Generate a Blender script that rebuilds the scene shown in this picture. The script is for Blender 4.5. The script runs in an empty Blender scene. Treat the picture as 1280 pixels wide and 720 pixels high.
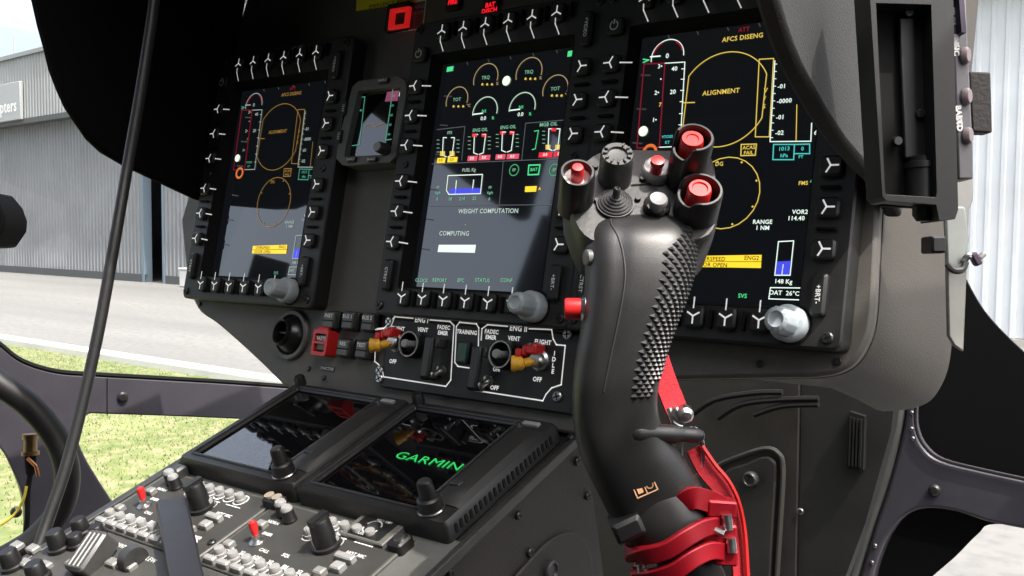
import bpy, bmesh, math, random
import numpy as np
from mathutils import Vector, Matrix

random.seed(7)
scene = bpy.context.scene
COL = scene.collection
PI = math.pi
rad = math.radians

# ------------------------------------------------------------------ camera
CAM = np.array([.5418, -.6378, .0611])
FPX = 1200.0
YAW, PITCH, ROLL = rad(37.513), rad(-3.3416), rad(.4125)
cf = np.array([-math.sin(YAW)*math.cos(PITCH), math.cos(YAW)*math.cos(PITCH), math.sin(PITCH)])
r0 = np.array([math.cos(YAW), math.sin(YAW), 0.0]); u0 = np.cross(r0, cf)
cr = math.cos(ROLL)*r0 + math.sin(ROLL)*u0
cu = math.cos(ROLL)*u0 - math.sin(ROLL)*r0
camd = bpy.data.cameras.new('camera'); cam = bpy.data.objects.new('camera', camd); COL.objects.link(cam)
camd.sensor_width = 36; camd.lens = 36*FPX/1280; camd.clip_start = .02; camd.clip_end = 2000
cam.matrix_world = Matrix(((cr[0], cu[0], -cf[0], CAM[0]), (cr[1], cu[1], -cf[1], CAM[1]), (cr[2], cu[2], -cf[2], CAM[2]), (0, 0, 0, 1)))
scene.camera = cam

# ------------------------------------------------------------------ sky, sun, exposure
SUN_AZ, SUN_EL = rad(102), rad(60)          # azimuth clockwise from +Y (forward): from the right, high
world = bpy.data.worlds.new('World'); scene.world = world; world.use_nodes = True
wn = world.node_tree; bg = wn.nodes['Background']
sky = wn.nodes.new('ShaderNodeTexSky'); sky.sky_type = 'NISHITA'; sky.sun_disc = False
sky.sun_elevation = SUN_EL; sky.sun_rotation = SUN_AZ; sky.dust_density = 7.0; sky.air_density = 1.0
hs = wn.nodes.new('ShaderNodeHueSaturation'); hs.inputs['Saturation'].default_value = .6; hs.inputs['Value'].default_value = 2.1   # bright hazy sky
wn.links.new(sky.outputs[0], hs.inputs['Color']); wn.links.new(hs.outputs[0], bg.inputs[0]); bg.inputs[1].default_value = .15
sl = bpy.data.lights.new('sun', 'SUN'); sl.energy = 4.0; sl.angle = rad(.55); sl.color = (1, .95, .88)
sun = bpy.data.objects.new('sun', sl); COL.objects.link(sun)
sd = Vector((math.sin(SUN_AZ)*math.cos(SUN_EL), math.cos(SUN_AZ)*math.cos(SUN_EL), math.sin(SUN_EL)))
sun.rotation_euler = sd.to_track_quat('Z', 'Y').to_euler(); sun.location = sd*20
scene.view_settings.view_transform = 'Standard'; scene.view_settings.look = 'None'
scene.view_settings.gamma = 1; scene.view_settings.exposure = 0.6
scene.render.engine = 'CYCLES'

# ------------------------------------------------------------------ measuring helpers (pixel of the photo -> point on a real plane)
def ray(x, y): return cf + cr*(x-640)/FPX + cu*(360-y)/FPX
def on_plane(x, y, n, p0):
    n = np.array(n, float); d = ray(x, y); return CAM + d*(np.dot(np.array(p0)-CAM, n)/np.dot(d, n))
def at(x, y, t): return CAM + ray(x, y)*t
TH = rad(11.842)
PZ = np.array([0, math.sin(TH), math.cos(TH)]); PN = np.array([0, -math.cos(TH), math.sin(TH)])
def pan(x, y, d=0.0):
    P = on_plane(x, y, PN, PN*d); return (P[0], float(P@PZ))
CA = rad(20.4)
CE = np.array([0, math.cos(CA), math.sin(CA)]); CN = np.array([0, -math.sin(CA), math.cos(CA)]); C0 = np.array([0, -.147, -.142])
def con(x, y, d=-.018):
    P = on_plane(x, y, CN, C0+CN*d); return (P[0], float((P-C0)@CE))
def frame(ax, ay, az, o): return Matrix(((ax[0], ay[0], az[0], o[0]), (ax[1], ay[1], az[1], o[1]), (ax[2], ay[2], az[2], o[2]), (0, 0, 0, 1)))
PM = frame((1, 0, 0), PZ, PN, (0, 0, 0))      # instrument panel: x right, y up the panel, z out to the pilot
CM = frame((1, 0, 0), CE, CN, C0)             # centre console: x right, y forward up the slope, z out of it
GROUND = -1.6

# ------------------------------------------------------------------ materials
MATS = {}
def mat(name, col, rough=.5, metal=0., spec=.5, var=.0, vscale=40., bump=0., bscale=400., coat=0., emit=None, estr=1., alpha=None, tint=None):
    if name in MATS: return MATS[name]
    m = bpy.data.materials.new(name); m.use_nodes = True; nt = m.node_tree; b = nt.nodes['Principled BSDF']
    b.inputs['Base Color'].default_value = (*col, 1); b.inputs['Roughness'].default_value = rough
    b.inputs['Metallic'].default_value = metal; b.inputs['Specular IOR Level'].default_value = spec
    b.inputs['Coat Weight'].default_value = coat
    tc = nt.nodes.new('ShaderNodeTexCoord')
    if var:
        n = nt.nodes.new('ShaderNodeTexNoise'); n.inputs['Scale'].default_value = vscale; n.inputs['Detail'].default_value = 6; n.inputs['Roughness'].default_value = .65
        nt.links.new(tc.outputs['Object'], n.inputs['Vector'])
        r = nt.nodes.new('ShaderNodeValToRGB'); nt.links.new(n.outputs['Fac'], r.inputs[0])
        t = tint or col
        r.color_ramp.elements[0].position = .3; r.color_ramp.elements[1].position = .72
        r.color_ramp.elements[0].color = (*[c*(1-var) for c in col], 1)
        r.color_ramp.elements[1].color = (*[min(1, c*(1+var)) for c in t], 1)
        nt.links.new(r.outputs[0], b.inputs['Base Color'])
        mr = nt.nodes.new('ShaderNodeMapRange'); nt.links.new(n.outputs['Fac'], mr.inputs[0])
        mr.inputs[3].default_value = max(.03, rough-.1); mr.inputs[4].default_value = min(1, rough+.12)
        nt.links.new(mr.outputs[0], b.inputs['Roughness'])
    if bump:
        n2 = nt.nodes.new('ShaderNodeTexNoise'); n2.inputs['Scale'].default_value = bscale; n2.inputs['Detail'].default_value = 3
        nt.links.new(tc.outputs['Object'], n2.inputs['Vector'])
        bp = nt.nodes.new('ShaderNodeBump'); bp.inputs['Strength'].default_value = bump; bp.inputs['Distance'].default_value = .001
        nt.links.new(n2.outputs['Fac'], bp.inputs['Height']); nt.links.new(bp.outputs[0], b.inputs['Normal'])
    if emit:
        b.inputs['Emission Color'].default_value = (*emit, 1); b.inputs['Emission Strength'].default_value = estr
    m.diffuse_color = (*col, 1)
    MATS[name] = m; return m
PANEL = mat('panel_paint', (.092, .086, .076), .55, var=.12, vscale=60, bump=.25, bscale=900)
SKIN = mat('trim_skin', (.058, .052, .044), .6, var=.1, vscale=30, bump=.35, bscale=700)
HOOD_LIT = mat('glareshield_lit_side', (.04, .04, .04), .7, var=.1, vscale=50, bump=.4, bscale=800, spec=.3)  # paler copy for the right wing: light falling on it is put into the colour
HOODIN = mat('glareshield_lining', (.006, .006, .006), .95, spec=.05)
BEZEL = mat('bezel_plastic', (.018, .018, .0172), .5, var=.15, vscale=120, bump=.15, bscale=1200)
BLACK = mat('black_plastic', (.009, .009, .009), .45, var=.2, vscale=80)
MATTE = mat('matte_black', (.008, .008, .008), .85, spec=.2)
KEY = mat('key_rubber', (.01, .01, .01), .55, bump=.1, bscale=900)
GLASS = mat('screen_glass', (.004, .005, .006), .05, spec=.5)
DGLASS = mat('dark_touch_glass', (.003, .003, .004), .03, spec=1.0, coat=.5)
WHITE = mat('white_print', (.8, .8, .78), .5)
LEGEND = mat('backlit_legend', (.8, .8, .78), .5, emit=(1, 1, .97), estr=.28)
GREYP = mat('grey_print', (.45, .45, .44), .5)
KNOB = mat('pale_grey_knob', (.36, .41, .43), .4, var=.06, vscale=90)
STEEL = mat('steel', (.55, .55, .54), .3, metal=1., var=.1, vscale=200)
DSCREW = mat('blackened_screw', (.05, .05, .05), .35, metal=.6)
BRASS = mat('brass', (.3, .2, .1), .45, metal=1., var=.2)
RED = mat('red_plastic', (.62, .02, .02), .35, var=.08)
REDCLOTH = mat('red_webbing', (.4, .01, .02), .8, var=.2, vscale=200, bump=.6, bscale=1500)
REDMETAL = mat('red_anodised', (.3, .004, .012), .42, metal=.3, var=.1)
YELLOW = mat('yellow_plastic', (.8, .42, .03), .4, var=.06)
YPLAC = mat('yellow_placard', (.85, .76, .02), .5)
GREENL = mat('green_lens', (.01, .06, .03), .3)
DGREY = mat('dark_grey_metal', (.03, .03, .03), .4, var=.2, vscale=90, bump=.1)
FRAME = mat('airframe_paint', (.055, .052, .064), .42, var=.1, vscale=25, bump=.12, bscale=500)
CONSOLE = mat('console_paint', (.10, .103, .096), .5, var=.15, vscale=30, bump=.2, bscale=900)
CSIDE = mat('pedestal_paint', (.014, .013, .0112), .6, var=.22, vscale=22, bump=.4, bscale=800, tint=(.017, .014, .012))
GRIP = mat('grip_plastic', (.02, .02, .02), .36, var=.22, vscale=24, bump=.12, bscale=1600)
GRIPD = mat('grip_seam', (.012, .012, .012), .6)
LGREY = mat('light_grey_plastic', (.28, .28, .28), .45, var=.06)
ALU = mat('aluminium_bracket', (.3, .3, .28), .4, metal=.5, var=.1)
KEYCAP = mat('pale_keycap', (.27, .27, .265), .35, var=.1, vscale=100)
RUBBER = mat('cable_sheath', (.016, .0165, .017), .45, var=.15, vscale=30, bump=.1)
LINER = mat('cabin_lining', (.05, .05, .05), .9)
def glow(name, col, s): return mat('lit_'+name, (.01, .01, .01), .4, emit=col, estr=s)
E_WHITE = glow('white', (.85, 1, .9), .75); E_GREEN = glow('green', (.1, .95, .35), .55); E_AMBER = glow('amber', (1, .72, .12), .55)
E_DOT = glow('pale_green', (.75, 1, .7), .9); E_RED = glow('red', (1, .03, .06), .6); E_DRED = glow('dim_red', (.75, .02, .07), .22)
E_YEL = glow('yellow', (1, .68, .03), .8); E_BLUE = glow('blue', (.08, .1, 1), .55); E_CYAN = glow('cyan', (.1, .8, .75), .5)
E_DIM = glow('dim_grey', (.5, .55, .6), .14); E_WARN = glow('warning_red', (1, .01, .02), .7)
D_WHITE = glow('faint_white', (.85, 1, .9), .3); D_AMBER = glow('faint_amber', (1, .55, .1), .2); D_GREEN = glow('faint_green', (.2, .9, .6), .25)
D_ORANGE = glow('orange', (1, .25, .05), .5)
S_BASE = mat('lit_screen_base', (.004, .005, .006), .05, spec=1.0, coat=.6, emit=(.45, .55, .7), estr=.006)

# ------------------------------------------------------------------ mesh building
class MB:
    def __init__(s): s.v = []; s.f = []; s.M = None
    def add(s, vs, fs):
        o = len(s.v)
        for p in vs:
            p = Vector(p); s.v.append(tuple(s.M @ p) if s.M is not None else tuple(p))
        s.f += [tuple(i+o for i in f) for f in fs]; return s
    def at(s, M): s.M = M; return s
    def loops(s, loops, cap0=True, cap1=True, closed=True):
        n = len(loops[0]); vs = [p for l in loops for p in l]; fs = []
        for k in range(len(loops)-1):
            for i in range(n if closed else n-1):
                j = (i+1) % n; fs.append((k*n+i, k*n+j, (k+1)*n+j, (k+1)*n+i))
        if cap0: fs.append(tuple(range(n-1, -1, -1)))
        if cap1: fs.append(tuple((len(loops)-1)*n+i for i in range(n)))
        return s.add(vs, fs)
    def box(s, x0, x1, y0, y1, z0, z1):
        return s.loops([[(x0, y0, z0), (x1, y0, z0), (x1, y1, z0), (x0, y1, z0)], [(x0, y0, z1), (x1, y0, z1), (x1, y1, z1), (x0, y1, z1)]])
    def rbox(s, cx, cy, w, h, r, z0, z1, b=.0, n=3):
        L = [[(x+cx, y+cy, z0) for x, y in rrect(w, h, r, n)]]
        if b:
            L.append([(x+cx, y+cy, z1-b) for x, y in rrect(w, h, r, n)])
            L.append([(x+cx, y+cy, z1) for x, y in rrect(w-2*b, h-2*b, max(r-b, r*.4), n)])
        else: L.append([(x+cx, y+cy, z1) for x, y in rrect(w, h, r, n)])
        return s.loops(L)
    def ring(s, outer, inner, z0, z1, zi=None):
        """a frame between two outlines of equal count; inner lip can sink to zi"""
        n = len(outer); zi = z0 if zi is None else zi
        vs = [(x, y, z0) for x, y in outer]+[(x, y, z1) for x, y in outer]+[(x, y, z1) for x, y in inner]+[(x, y, zi) for x, y in inner]
        fs = []
        for i in range(n):
            j = (i+1) % n
            fs += [(i, j, n+j, n+i), (n+i, n+j, 2*n+j, 2*n+i), (2*n+i, 2*n+j, 3*n+j, 3*n+i), (3*n+i, 3*n+j, j, i)]
        return s.add(vs, fs)
    def lathe(s, prof, n=20, cx=0, cy=0):
        return s.loops([[(cx+r*math.cos(2*PI*i/n), cy+r*math.sin(2*PI*i/n), z) for i in range(n)] for r, z in prof], cap0=prof[0][0] > 1e-6, cap1=prof[-1][0] > 1e-6)
    def prism(s, poly, z0, z1): return s.loops([[(x, y, z0) for x, y in poly], [(x, y, z1) for x, y in poly]])
    def tube(s, pts, r, n=8, up=(0, 0, 1)):
        pts = [Vector(p) for p in pts]; L = []; rs = r if isinstance(r, (list, tuple)) else [r]*len(pts)
        t0 = (pts[1]-pts[0]).normalized(); a = t0.orthogonal().normalized()
        for i, p in enumerate(pts):
            t = (pts[min(i+1, len(pts)-1)]-pts[max(i-1, 0)]).normalized()
            a = (a-t*a.dot(t)).normalized(); b = t.cross(a)
            L.append([tuple(p+(a*math.cos(2*PI*k/n)+b*math.sin(2*PI*k/n))*rs[i]) for k in range(n)])
        return s.loops(L)
    def stroke(s, pts, w, z=0., close=False):
        """flat line of width w in the xy plane"""
        pts = [Vector(p[:2]) for p in pts]
        n = len(pts); rng = range(n if close else n-1)
        for i in rng:
            p, q = pts[i], pts[(i+1) % n]; d = q-p
            if d.length < 1e-9: continue
            d.normalize(); nn = Vector((-d.y, d.x))*w/2; e = d*w*.45
            s.add([(*(p-nn-e), z), (*(q-nn+e), z), (*(q+nn+e), z), (*(p+nn-e), z)], [(0, 1, 2, 3)])
        return s
    def rect(s, x0, x1, y0, y1, z=0.): return s.add([(x0, y0, z), (x1, y0, z), (x1, y1, z), (x0, y1, z)], [(0, 1, 2, 3)])
    def poly(s, pts, z=0.): return s.add([(p[0], p[1], z) for p in pts], [tuple(range(len(pts)))])
    def disc(s, cx, cy, r, z=0., n=20, ry=None): return s.poly([(cx+r*math.cos(2*PI*i/n), cy+(ry or r)*math.sin(2*PI*i/n)) for i in range(n)], z)
    def arc(s, cx, cy, r, a0, a1, w, z=0., n=24, ry=None):
        ry = ry or r
        return s.stroke([(cx+r*math.cos(rad(a0+(a1-a0)*i/n)), cy+ry*math.sin(rad(a0+(a1-a0)*i/n))) for i in range(n+1)], w, z)
    def mesh(s, name, smooth=35):
        me = bpy.data.meshes.new(name); me.from_pydata(s.v, [], s.f)
        bm = bmesh.new(); bm.from_mesh(me); bmesh.ops.remove_doubles(bm, verts=bm.verts, dist=1e-7)
        if any(abs(v[2]-s.v[0][2]) > 1e-7 for v in s.v): bmesh.ops.recalc_face_normals(bm, faces=bm.faces)
        bm.to_mesh(me); bm.free()
        if smooth:
            for p in me.polygons: p.use_smooth = True
            me.set_sharp_from_angle(angle=rad(smooth))
        return me
def rrect(w, h, r, n=3):
    out = []
    for sx, sy, a in ((1, 1, 0), (-1, 1, 90), (-1, -1, 180), (1, -1, 270)):
        for k in range(n+1):
            t = rad(a+90*k/n); out.append((sx*(w/2-r)+r*math.cos(t), sy*(h/2-r)+r*math.sin(t)))
    return out
def T(x=0, y=0, z=0): return Matrix.Translation((x, y, z))
def Rz(a): return Matrix.Rotation(a, 4, 'Z')
def Rx(a): return Matrix.Rotation(a, 4, 'X')
def Ry(a): return Matrix.Rotation(a, 4, 'Y')

def put(name, me, m, parent=None, M=None, bevel=0, seg=2):
    if isinstance(me, MB): me = me.mesh(name)
    if m is not None and not me.materials: me.materials.append(m)
    o = bpy.data.objects.new(name, me); COL.objects.link(o)
    if parent is not None: o.parent = parent
    if M is not None: o.matrix_basis = M
    if bevel:
        b = o.modifiers.new('bevel', 'BEVEL'); b.width = bevel; b.segments = seg; b.limit_method = 'ANGLE'; b.angle_limit = rad(35)
    return o
def tag(o, label, cat, group=None, kind=None):
    if label: o['label'] = label
    if cat: o['category'] = cat
    if group: o['group'] = group
    if kind: o['kind'] = kind
    return o
def thing(name, label, cat, M=None, group=None):
    o = bpy.data.objects.new(name, None); COL.objects.link(o); o.empty_display_size = .02
    if M is not None: o.matrix_basis = M
    return tag(o, label, cat, group)
TXT = {}
def text_mesh(s, size, align='CENTER', sx=1., bold=0.):
    k = (s, round(size, 5), align, sx, bold)
    if k in TXT: return TXT[k]
    c = bpy.data.curves.new('lettering', 'FONT'); c.body = s; c.size = size; c.align_x = align; c.align_y = 'CENTER'; c.resolution_u = 2; c.offset = bold
    c.space_character = 1.05
    o = bpy.data.objects.new('lettering', c); COL.objects.link(o)
    bpy.context.view_layer.update()
    me = bpy.data.meshes.new_from_object(o.evaluated_get(bpy.context.evaluated_depsgraph_get()))
    bpy.data.objects.remove(o); bpy.data.curves.remove(c)
    if sx != 1.: me.transform(Matrix.Diagonal((sx, 1, 1, 1)))
    TXT[k] = me; return me
def text_into(mb, s, x, y, size, z=0., align='CENTER', sx=1., rot=0., bold=0.):
    me = text_mesh(s, size, align, sx, bold); o = len(mb.v); R = T(x, y, z) @ Rz(rot)
    if mb.M is not None: R = mb.M @ R
    mb.v += [tuple(R @ v.co) for v in me.vertices]; mb.f += [tuple(i+o for i in p.vertices) for p in me.polygons]
    return mb
def smooth_path(pts, n=6):
    P = [Vector(p) for p in pts]; out = []
    for i in range(len(P)-1):
        a, b, c, d = P[max(i-1, 0)], P[i], P[i+1], P[min(i+2, len(P)-1)]
        for k in range(n):
            t = k/n; out.append(.5*((2*b)+(c-a)*t+(2*a-5*b+4*c-d)*t*t+(3*b-a-3*c+d)*t**3))
    out.append(P[-1]); return out
SHARED = {}
def shared(k, fn):
    if k not in SHARED: SHARED[k] = fn()
    return SHARED[k]
def screw_mesh(r=.004):
    def f():
        b = MB().lathe([(r, -.002), (r, .0012), (r*.8, .002), (0, .002)], 12); return b.mesh('screw')
    return shared(('screw', r), f)
def slot_mesh(r=.004):
    return shared(('slot', r), lambda: MB().stroke([(-r*.6, 0), (r*.6, 0)], r*.25, .0022).stroke([(0, -r*.6), (0, r*.6)], r*.25, .0022).mesh('screw_slot'))
def screw(parent, x, y, z=0., r=.004, m=None, M=None, rot=None):
    o = put('screw', screw_mesh(r), None, parent, (M or Matrix()) @ T(x, y, z) @ Rz(random.random()*3 if rot is None else rot))
    if not o.data.materials: o.data.materials.append(m or DSCREW)
    if r >= .003:
        s = put('screw_slot', slot_mesh(r), MATTE, o)
    return o

# ================================================================== SETTING
def ground_mat(name, c1, c2, c3, s1, s2, bump, rough=.85, stretch=None):
    m = bpy.data.materials.new(name); m.use_nodes = True; nt = m.node_tree; b = nt.nodes['Principled BSDF']; b.inputs['Roughness'].default_value = rough
    tc = nt.nodes.new('ShaderNodeTexCoord'); mp = nt.nodes.new('ShaderNodeMapping'); mp.inputs['Scale'].default_value = stretch or (1, 1, 1); nt.links.new(tc.outputs['Object'], mp.inputs['Vector'])
    n1 = nt.nodes.new('ShaderNodeTexNoise'); n1.inputs['Scale'].default_value = s1; n1.inputs['Detail'].default_value = 8; nt.links.new(mp.outputs[0], n1.inputs['Vector'])
    n2 = nt.nodes.new('ShaderNodeTexNoise'); n2.inputs['Scale'].default_value = s2; n2.inputs['Detail'].default_value = 5; nt.links.new(tc.outputs['Object'], n2.inputs['Vector'])
    r = nt.nodes.new('ShaderNodeValToRGB'); nt.links.new(n1.outputs['Fac'], r.inputs[0])
    r.color_ramp.elements[0].position = .35; r.color_ramp.elements[1].position = .65; r.color_ramp.elements[0].color = (*c1, 1); r.color_ramp.elements[1].color = (*c2, 1)
    mx = nt.nodes.new('ShaderNodeMix'); mx.data_type = 'RGBA'; mr = nt.nodes.new('ShaderNodeMapRange'); mr.inputs[1].default_value = .45; mr.inputs[2].default_value = .75
    nt.links.new(n2.outputs['Fac'], mr.inputs[0]); nt.links.new(mr.outputs[0], mx.inputs['Factor']); nt.links.new(r.outputs[0], mx.inputs['A']); mx.inputs['B'].default_value = (*c3, 1)
    nt.links.new(mx.outputs['Result'], b.inputs['Base Color'])
    bp = nt.nodes.new('ShaderNodeBump'); bp.inputs['Strength'].default_value = bump; bp.inputs['Distance'].default_value = .01; nt.links.new(n2.outputs['Fac'], bp.inputs['Height']); nt.links.new(bp.outputs[0], b.inputs['Normal'])
    return m
APRON = ground_mat('apron_concrete', (.16, .154, .146), (.215, .206, .193), (.138, .134, .128), .5, 9, .3, stretch=(.12, 1, 1))
TURF = ground_mat('turf_soil', (.10, .135, .035), (.155, .18, .065), (.25, .22, .13), 1.2, 7, .6)
BLADE = mat('grass_blade', (.115, .16, .04), .6, var=.5, vscale=3.0, tint=(.19, .21, .08))
def clad_mat(name, c, s=.5): return mat(name, c, .45, var=.12, vscale=.6)
CLAD = clad_mat('grey_cladding', (.215, .225, .235)); CLADW = clad_mat('overexposed_cladding', (.66, .68, .69))
CLADT = mat('fascia_cladding', (.26, .27, .27), .5, var=.1, vscale=.5); TRIMD = mat('flashing', (.07, .075, .075), .6); INT = mat('hangar_interior', (.04, .05, .06), .9)

ap = put('apron', MB().box(-300, 300, -200, 400, -.5, 0), APRON, None, T(0, 0, GROUND)); tag(ap, 'pale sunlit concrete apron in front of the hangar', None, kind='structure')
gs = put('lawn', MB().box(-60, -2.2, -8, 5.75, -.02, .015), TURF, None, T(0, 0, GROUND)); tag(gs, 'patchy lawn beside the apron', None, kind='structure')
kb = put('kerb', MB().box(-60, -2.2, 5.75, 5.98, -.05, .1), mat('kerb_concrete', (.5, .49, .46), .8, var=.12, vscale=2), None, T(0, 0, GROUND), bevel=.015); tag(kb, 'pale concrete kerb edging the lawn', None, kind='structure')
g = MB(); rg = random.Random(3)
for i in range(75000):
    x = -2.3-rg.random()**1.3*13; y = .2+rg.random()*5.5; h = .014+.03*rg.random(); a = rg.random()*PI; w = .004+.004*rg.random()
    if math.sin(x*1.7)+math.sin(y*2.3+x)+rg.random()*2.6 < -.2: continue
    dx, dy = math.cos(a)*w, math.sin(a)*w; lx, ly = (rg.random()-.5)*.05, (rg.random()-.5)*.05
    o = len(g.v); g.v += [(x-dx, y-dy, .01), (x+dx, y+dy, .01), (x+lx, y+ly, h)]; g.f.append((o, o+1, o+2))
me = bpy.data.meshes.new('grass'); me.from_pydata(g.v, [], g.f)
tag(put('grass', me, BLADE, None, T(0, 0, GROUND)), 'short sunlit grass of the lawn', 'grass', kind='stuff')

# ---- hangar: long facade almost parallel to the cockpit's width
HA = math.atan(-.035); HM = T(-2, 15.4, GROUND) @ Rz(HA); HMi = HM.inverted()
def fac(x, y, off=0.):
    n = np.array([math.sin(HA), -math.cos(HA), 0]); P = on_plane(x, y, n, np.array((-2, 15.4, 0))+n*off); q = HMi @ Vector(P); return q.x, q.z
hangar = thing('hangar', 'long grey corrugated metal hangar across the apron with a dark doorway', 'building', HM)
ZT = fac(25, 72, .45)[1]; ZL = fac(42, 149.5, .45)[1]; print('hangar', ZT, ZL)
xo0, _ = fac(183, 340); xo1, _ = fac(206, 340)
def corrugated(x0, x1, z0, z1, y, pitch, dep):
    b = MB(); n = int((x1-x0)/pitch); L = []
    for i in range(n):
        x = x0+i*pitch; L += [(x, y), (x+pitch*.55, y), (x+pitch*.65, y-dep), (x+pitch*.9, y-dep)]
    L.append((x0+n*pitch, y))
    b.loops([[(a, c, z0) for a, c in L], [(a, c, z1) for a, c in L]], False, False, closed=False); return b
put('wall', corrugated(-62, xo0, .25, ZL, 0, .22, .06), CLAD, hangar)
put('wall', corrugated(xo1, -8.1, .25, ZL, 0, .22, .06), CLAD, hangar)
pw = put('overexposed_wall', corrugated(-8, 14, .12, ZL, -.06, .2, .03), CLADW, hangar); pw['label'] = 'overexposed ribbed stretch of the hangar wall, its brightness put into the colour'  # same facade overexposed; the brightness is put into a paler colour
put('plinth', MB().box(-62, xo0, -.06, .06, 0, .25).box(xo1, -8.1, -.06, .06, 0, .25), TRIMD, hangar)
put('wall_rail', MB().box(-8.1, 14, -.14, .05, 0, .11), mat('rail_steel', (.4, .38, .33), .6), hangar)
put('doorway_jamb', MB().box(xo0-.12, xo0, -.08, .2, 0, ZL).box(xo1, xo1+.12, -.08, .2, 0, ZL), mat('jamb', (.15, .2, .24), .5), hangar)
fa = put('fascia', corrugated(-62, 14, ZL, ZT, -.45, .22, .03), CLADT, hangar)
put('fascia_soffit', MB().box(-62, 14, -.44, .02, ZL-.08, ZL-.01).box(-62, 14, -.5, -.47, ZL-.1, ZL+.08), TRIMD, hangar)
put('roof', MB().box(-62, 14, -.55, 30, ZT+.01, ZT+.15), CLADT, hangar)
put('interior_shell', MB().box(-62, 14, 12, 12.2, 0, ZT).box(-62, -61.8, .1, 12, 0, ZT).box(13.8, 14, .1, 12, 0, ZT), INT, hangar)
tag(put('cargo_crate', MB().box(xo0+1.2, xo0+3, 4.2, 5.4, 1.4, 2.6).box(xo0+.9, xo0+3.3, 4, 5.6, 0, 1.3), mat('crate_yellow', (.6, .35, .04), .6), None, HM, bevel=.03), 'yellow crate inside the dark hangar doorway', 'crate')
bx_, _ = fac(228, 352, .6)
wb = thing('storage_box', 'small white box standing against the hangar wall right of the doorway', 'box', HM)
put('body', MB().box(bx_, bx_+1.3, -.7, -.1, .02, .5), mat('box_white', (.6, .58, .55), .6), wb, bevel=.02); put('lid', MB().box(bx_-.03, bx_+1.33, -.73, -.08, .505, .56), mat('box_white', (0, 0, 0)), wb, bevel=.02)
sx1, sz1 = fac(25, 101, .6); _, sz0 = fac(25, 149, .6); sx0 = sx1-6.5
sg = thing('hangar_sign', 'pale rectangular sign board with white lettering on the hangar fascia', 'sign', HM)
put('board', MB().box(sx0, sx1, -.62, -.5, sz0, sz1), mat('sign_board', (.34, .35, .35), .5), sg, bevel=.02)
sm = MB().at(T(0, -.63, 0) @ Rx(PI/2)); text_into(sm, 'copters', sx1-.25, sz0+.5, .62, align='RIGHT', bold=.01)
sm.arc(sx1-2.1, sz1-.75, .42, 0, 360, .13).stroke([(sx1-2.3, sz1-1.1), (sx1-1.8, sz1-.3)], .12)
put('lettering', sm, mat('sign_white', (.85, .86, .85), .5), sg)
mx_, mz_ = fac(7, 45); _, mz0 = fac(7, 80)
tag(put('roof_mast', MB().lathe([(.035, ZT), (.03, mz_), (0, mz_+.02)], 8).lathe([(.1, ZT), (.1, ZT+.3), (.05, ZT+.35)], 8).at(None), mat('mast_grey', (.3, .3, .3), .5), None, HM @ T(mx_, .3, 0)), 'thin mast standing on the hangar roof edge', 'mast')

# ================================================================== HELICOPTER SHELL
def local_poly(F, pts, d=0.0):
    Fi = F.inverted(); n = np.array(F.col[2][:3]); o = np.array(F.col[3][:3])+n*d; out = []
    for x, y in pts:
        q = Fi @ Vector(on_plane(x, y, n, o)); out.append((q.x, q.y))
    return out
def curve2(pts, n=5): return [(p.x, p.y) for p in smooth_path([(x, y, 0) for x, y in pts], n)]
nl = np.array([.95, -.32, 0]); nl = nl/np.linalg.norm(nl)
LF = frame((-nl[1], nl[0], 0), (0, 0, 1), nl, (-.82, -.05, 0))
PANE = bpy.data.materials.new('window_glass'); PANE.use_nodes = True
nt = PANE.node_tree; nt.nodes.remove(nt.nodes['Principled BSDF']); tr = nt.nodes.new('ShaderNodeBsdfTransparent'); gl = nt.nodes.new('ShaderNodeBsdfGlossy'); gl.inputs['Roughness'].default_value = .02
ms = nt.nodes.new('ShaderNodeMixShader'); ms.inputs[0].default_value = .025; tr.inputs[0].default_value = (.97, .985, .99, 1)
nt.links.new(tr.outputs[0], ms.inputs[1]); nt.links.new(gl.outputs[0], ms.inputs[2]); nt.links.new(ms.outputs[0], nt.nodes['Material Output'].inputs[0])

wf = thing('window_frame', 'dark violet-grey window frame with a bolted crossbar over the lawn', 'window frame', LF, 'airframe window frames')
up_edge = curve2([(-60, 380), (-25, 412), (0, 432), (28, 453), (70, 466), (120, 470), (200, 474.5), (300, 480.5), (400, 488)])
low_edge = curve2([(400, 530), (340, 526), (230, 521), (112, 517)], 3)+curve2([(104, 523), (98, 545), (104, 567), (125, 603), (150, 641), (165, 668)], 4)
left_edge = curve2([(130, 760), (50, 760), (30, 715), (33, 660), (28, 620), (12, 580), (0, 560), (-30, 520), (-60, 495)], 4)
put('frame_member', MB().prism(local_poly(LF, up_edge+low_edge+left_edge), -.035, 0), FRAME, wf, bevel=.008, seg=3)
put('window_seal', MB().tube([(*p, -.002) for p in local_poly(LF, [(x, y-2) for x, y in up_edge])], .0035, 6), MATTE, wf)
jl = local_poly(LF, [(134, 473), (134, 519)], .001)
put('frame_joint', MB().stroke(jl, .0015, .0006), MATTE, wf)
for q in ((153, 496), (20, 640)):
    p = local_poly(LF, [q])[0]; b = put('bolt', MB().lathe([(.0075, -.002), (.0075, .003), (.005, .0055), (0, .006)], 14), DSCREW, wf, T(*p, .0))
put('window_pane', MB().box(-.35, 1.0, -.19, .75, -.022, -.018), PANE, wf)
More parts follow.
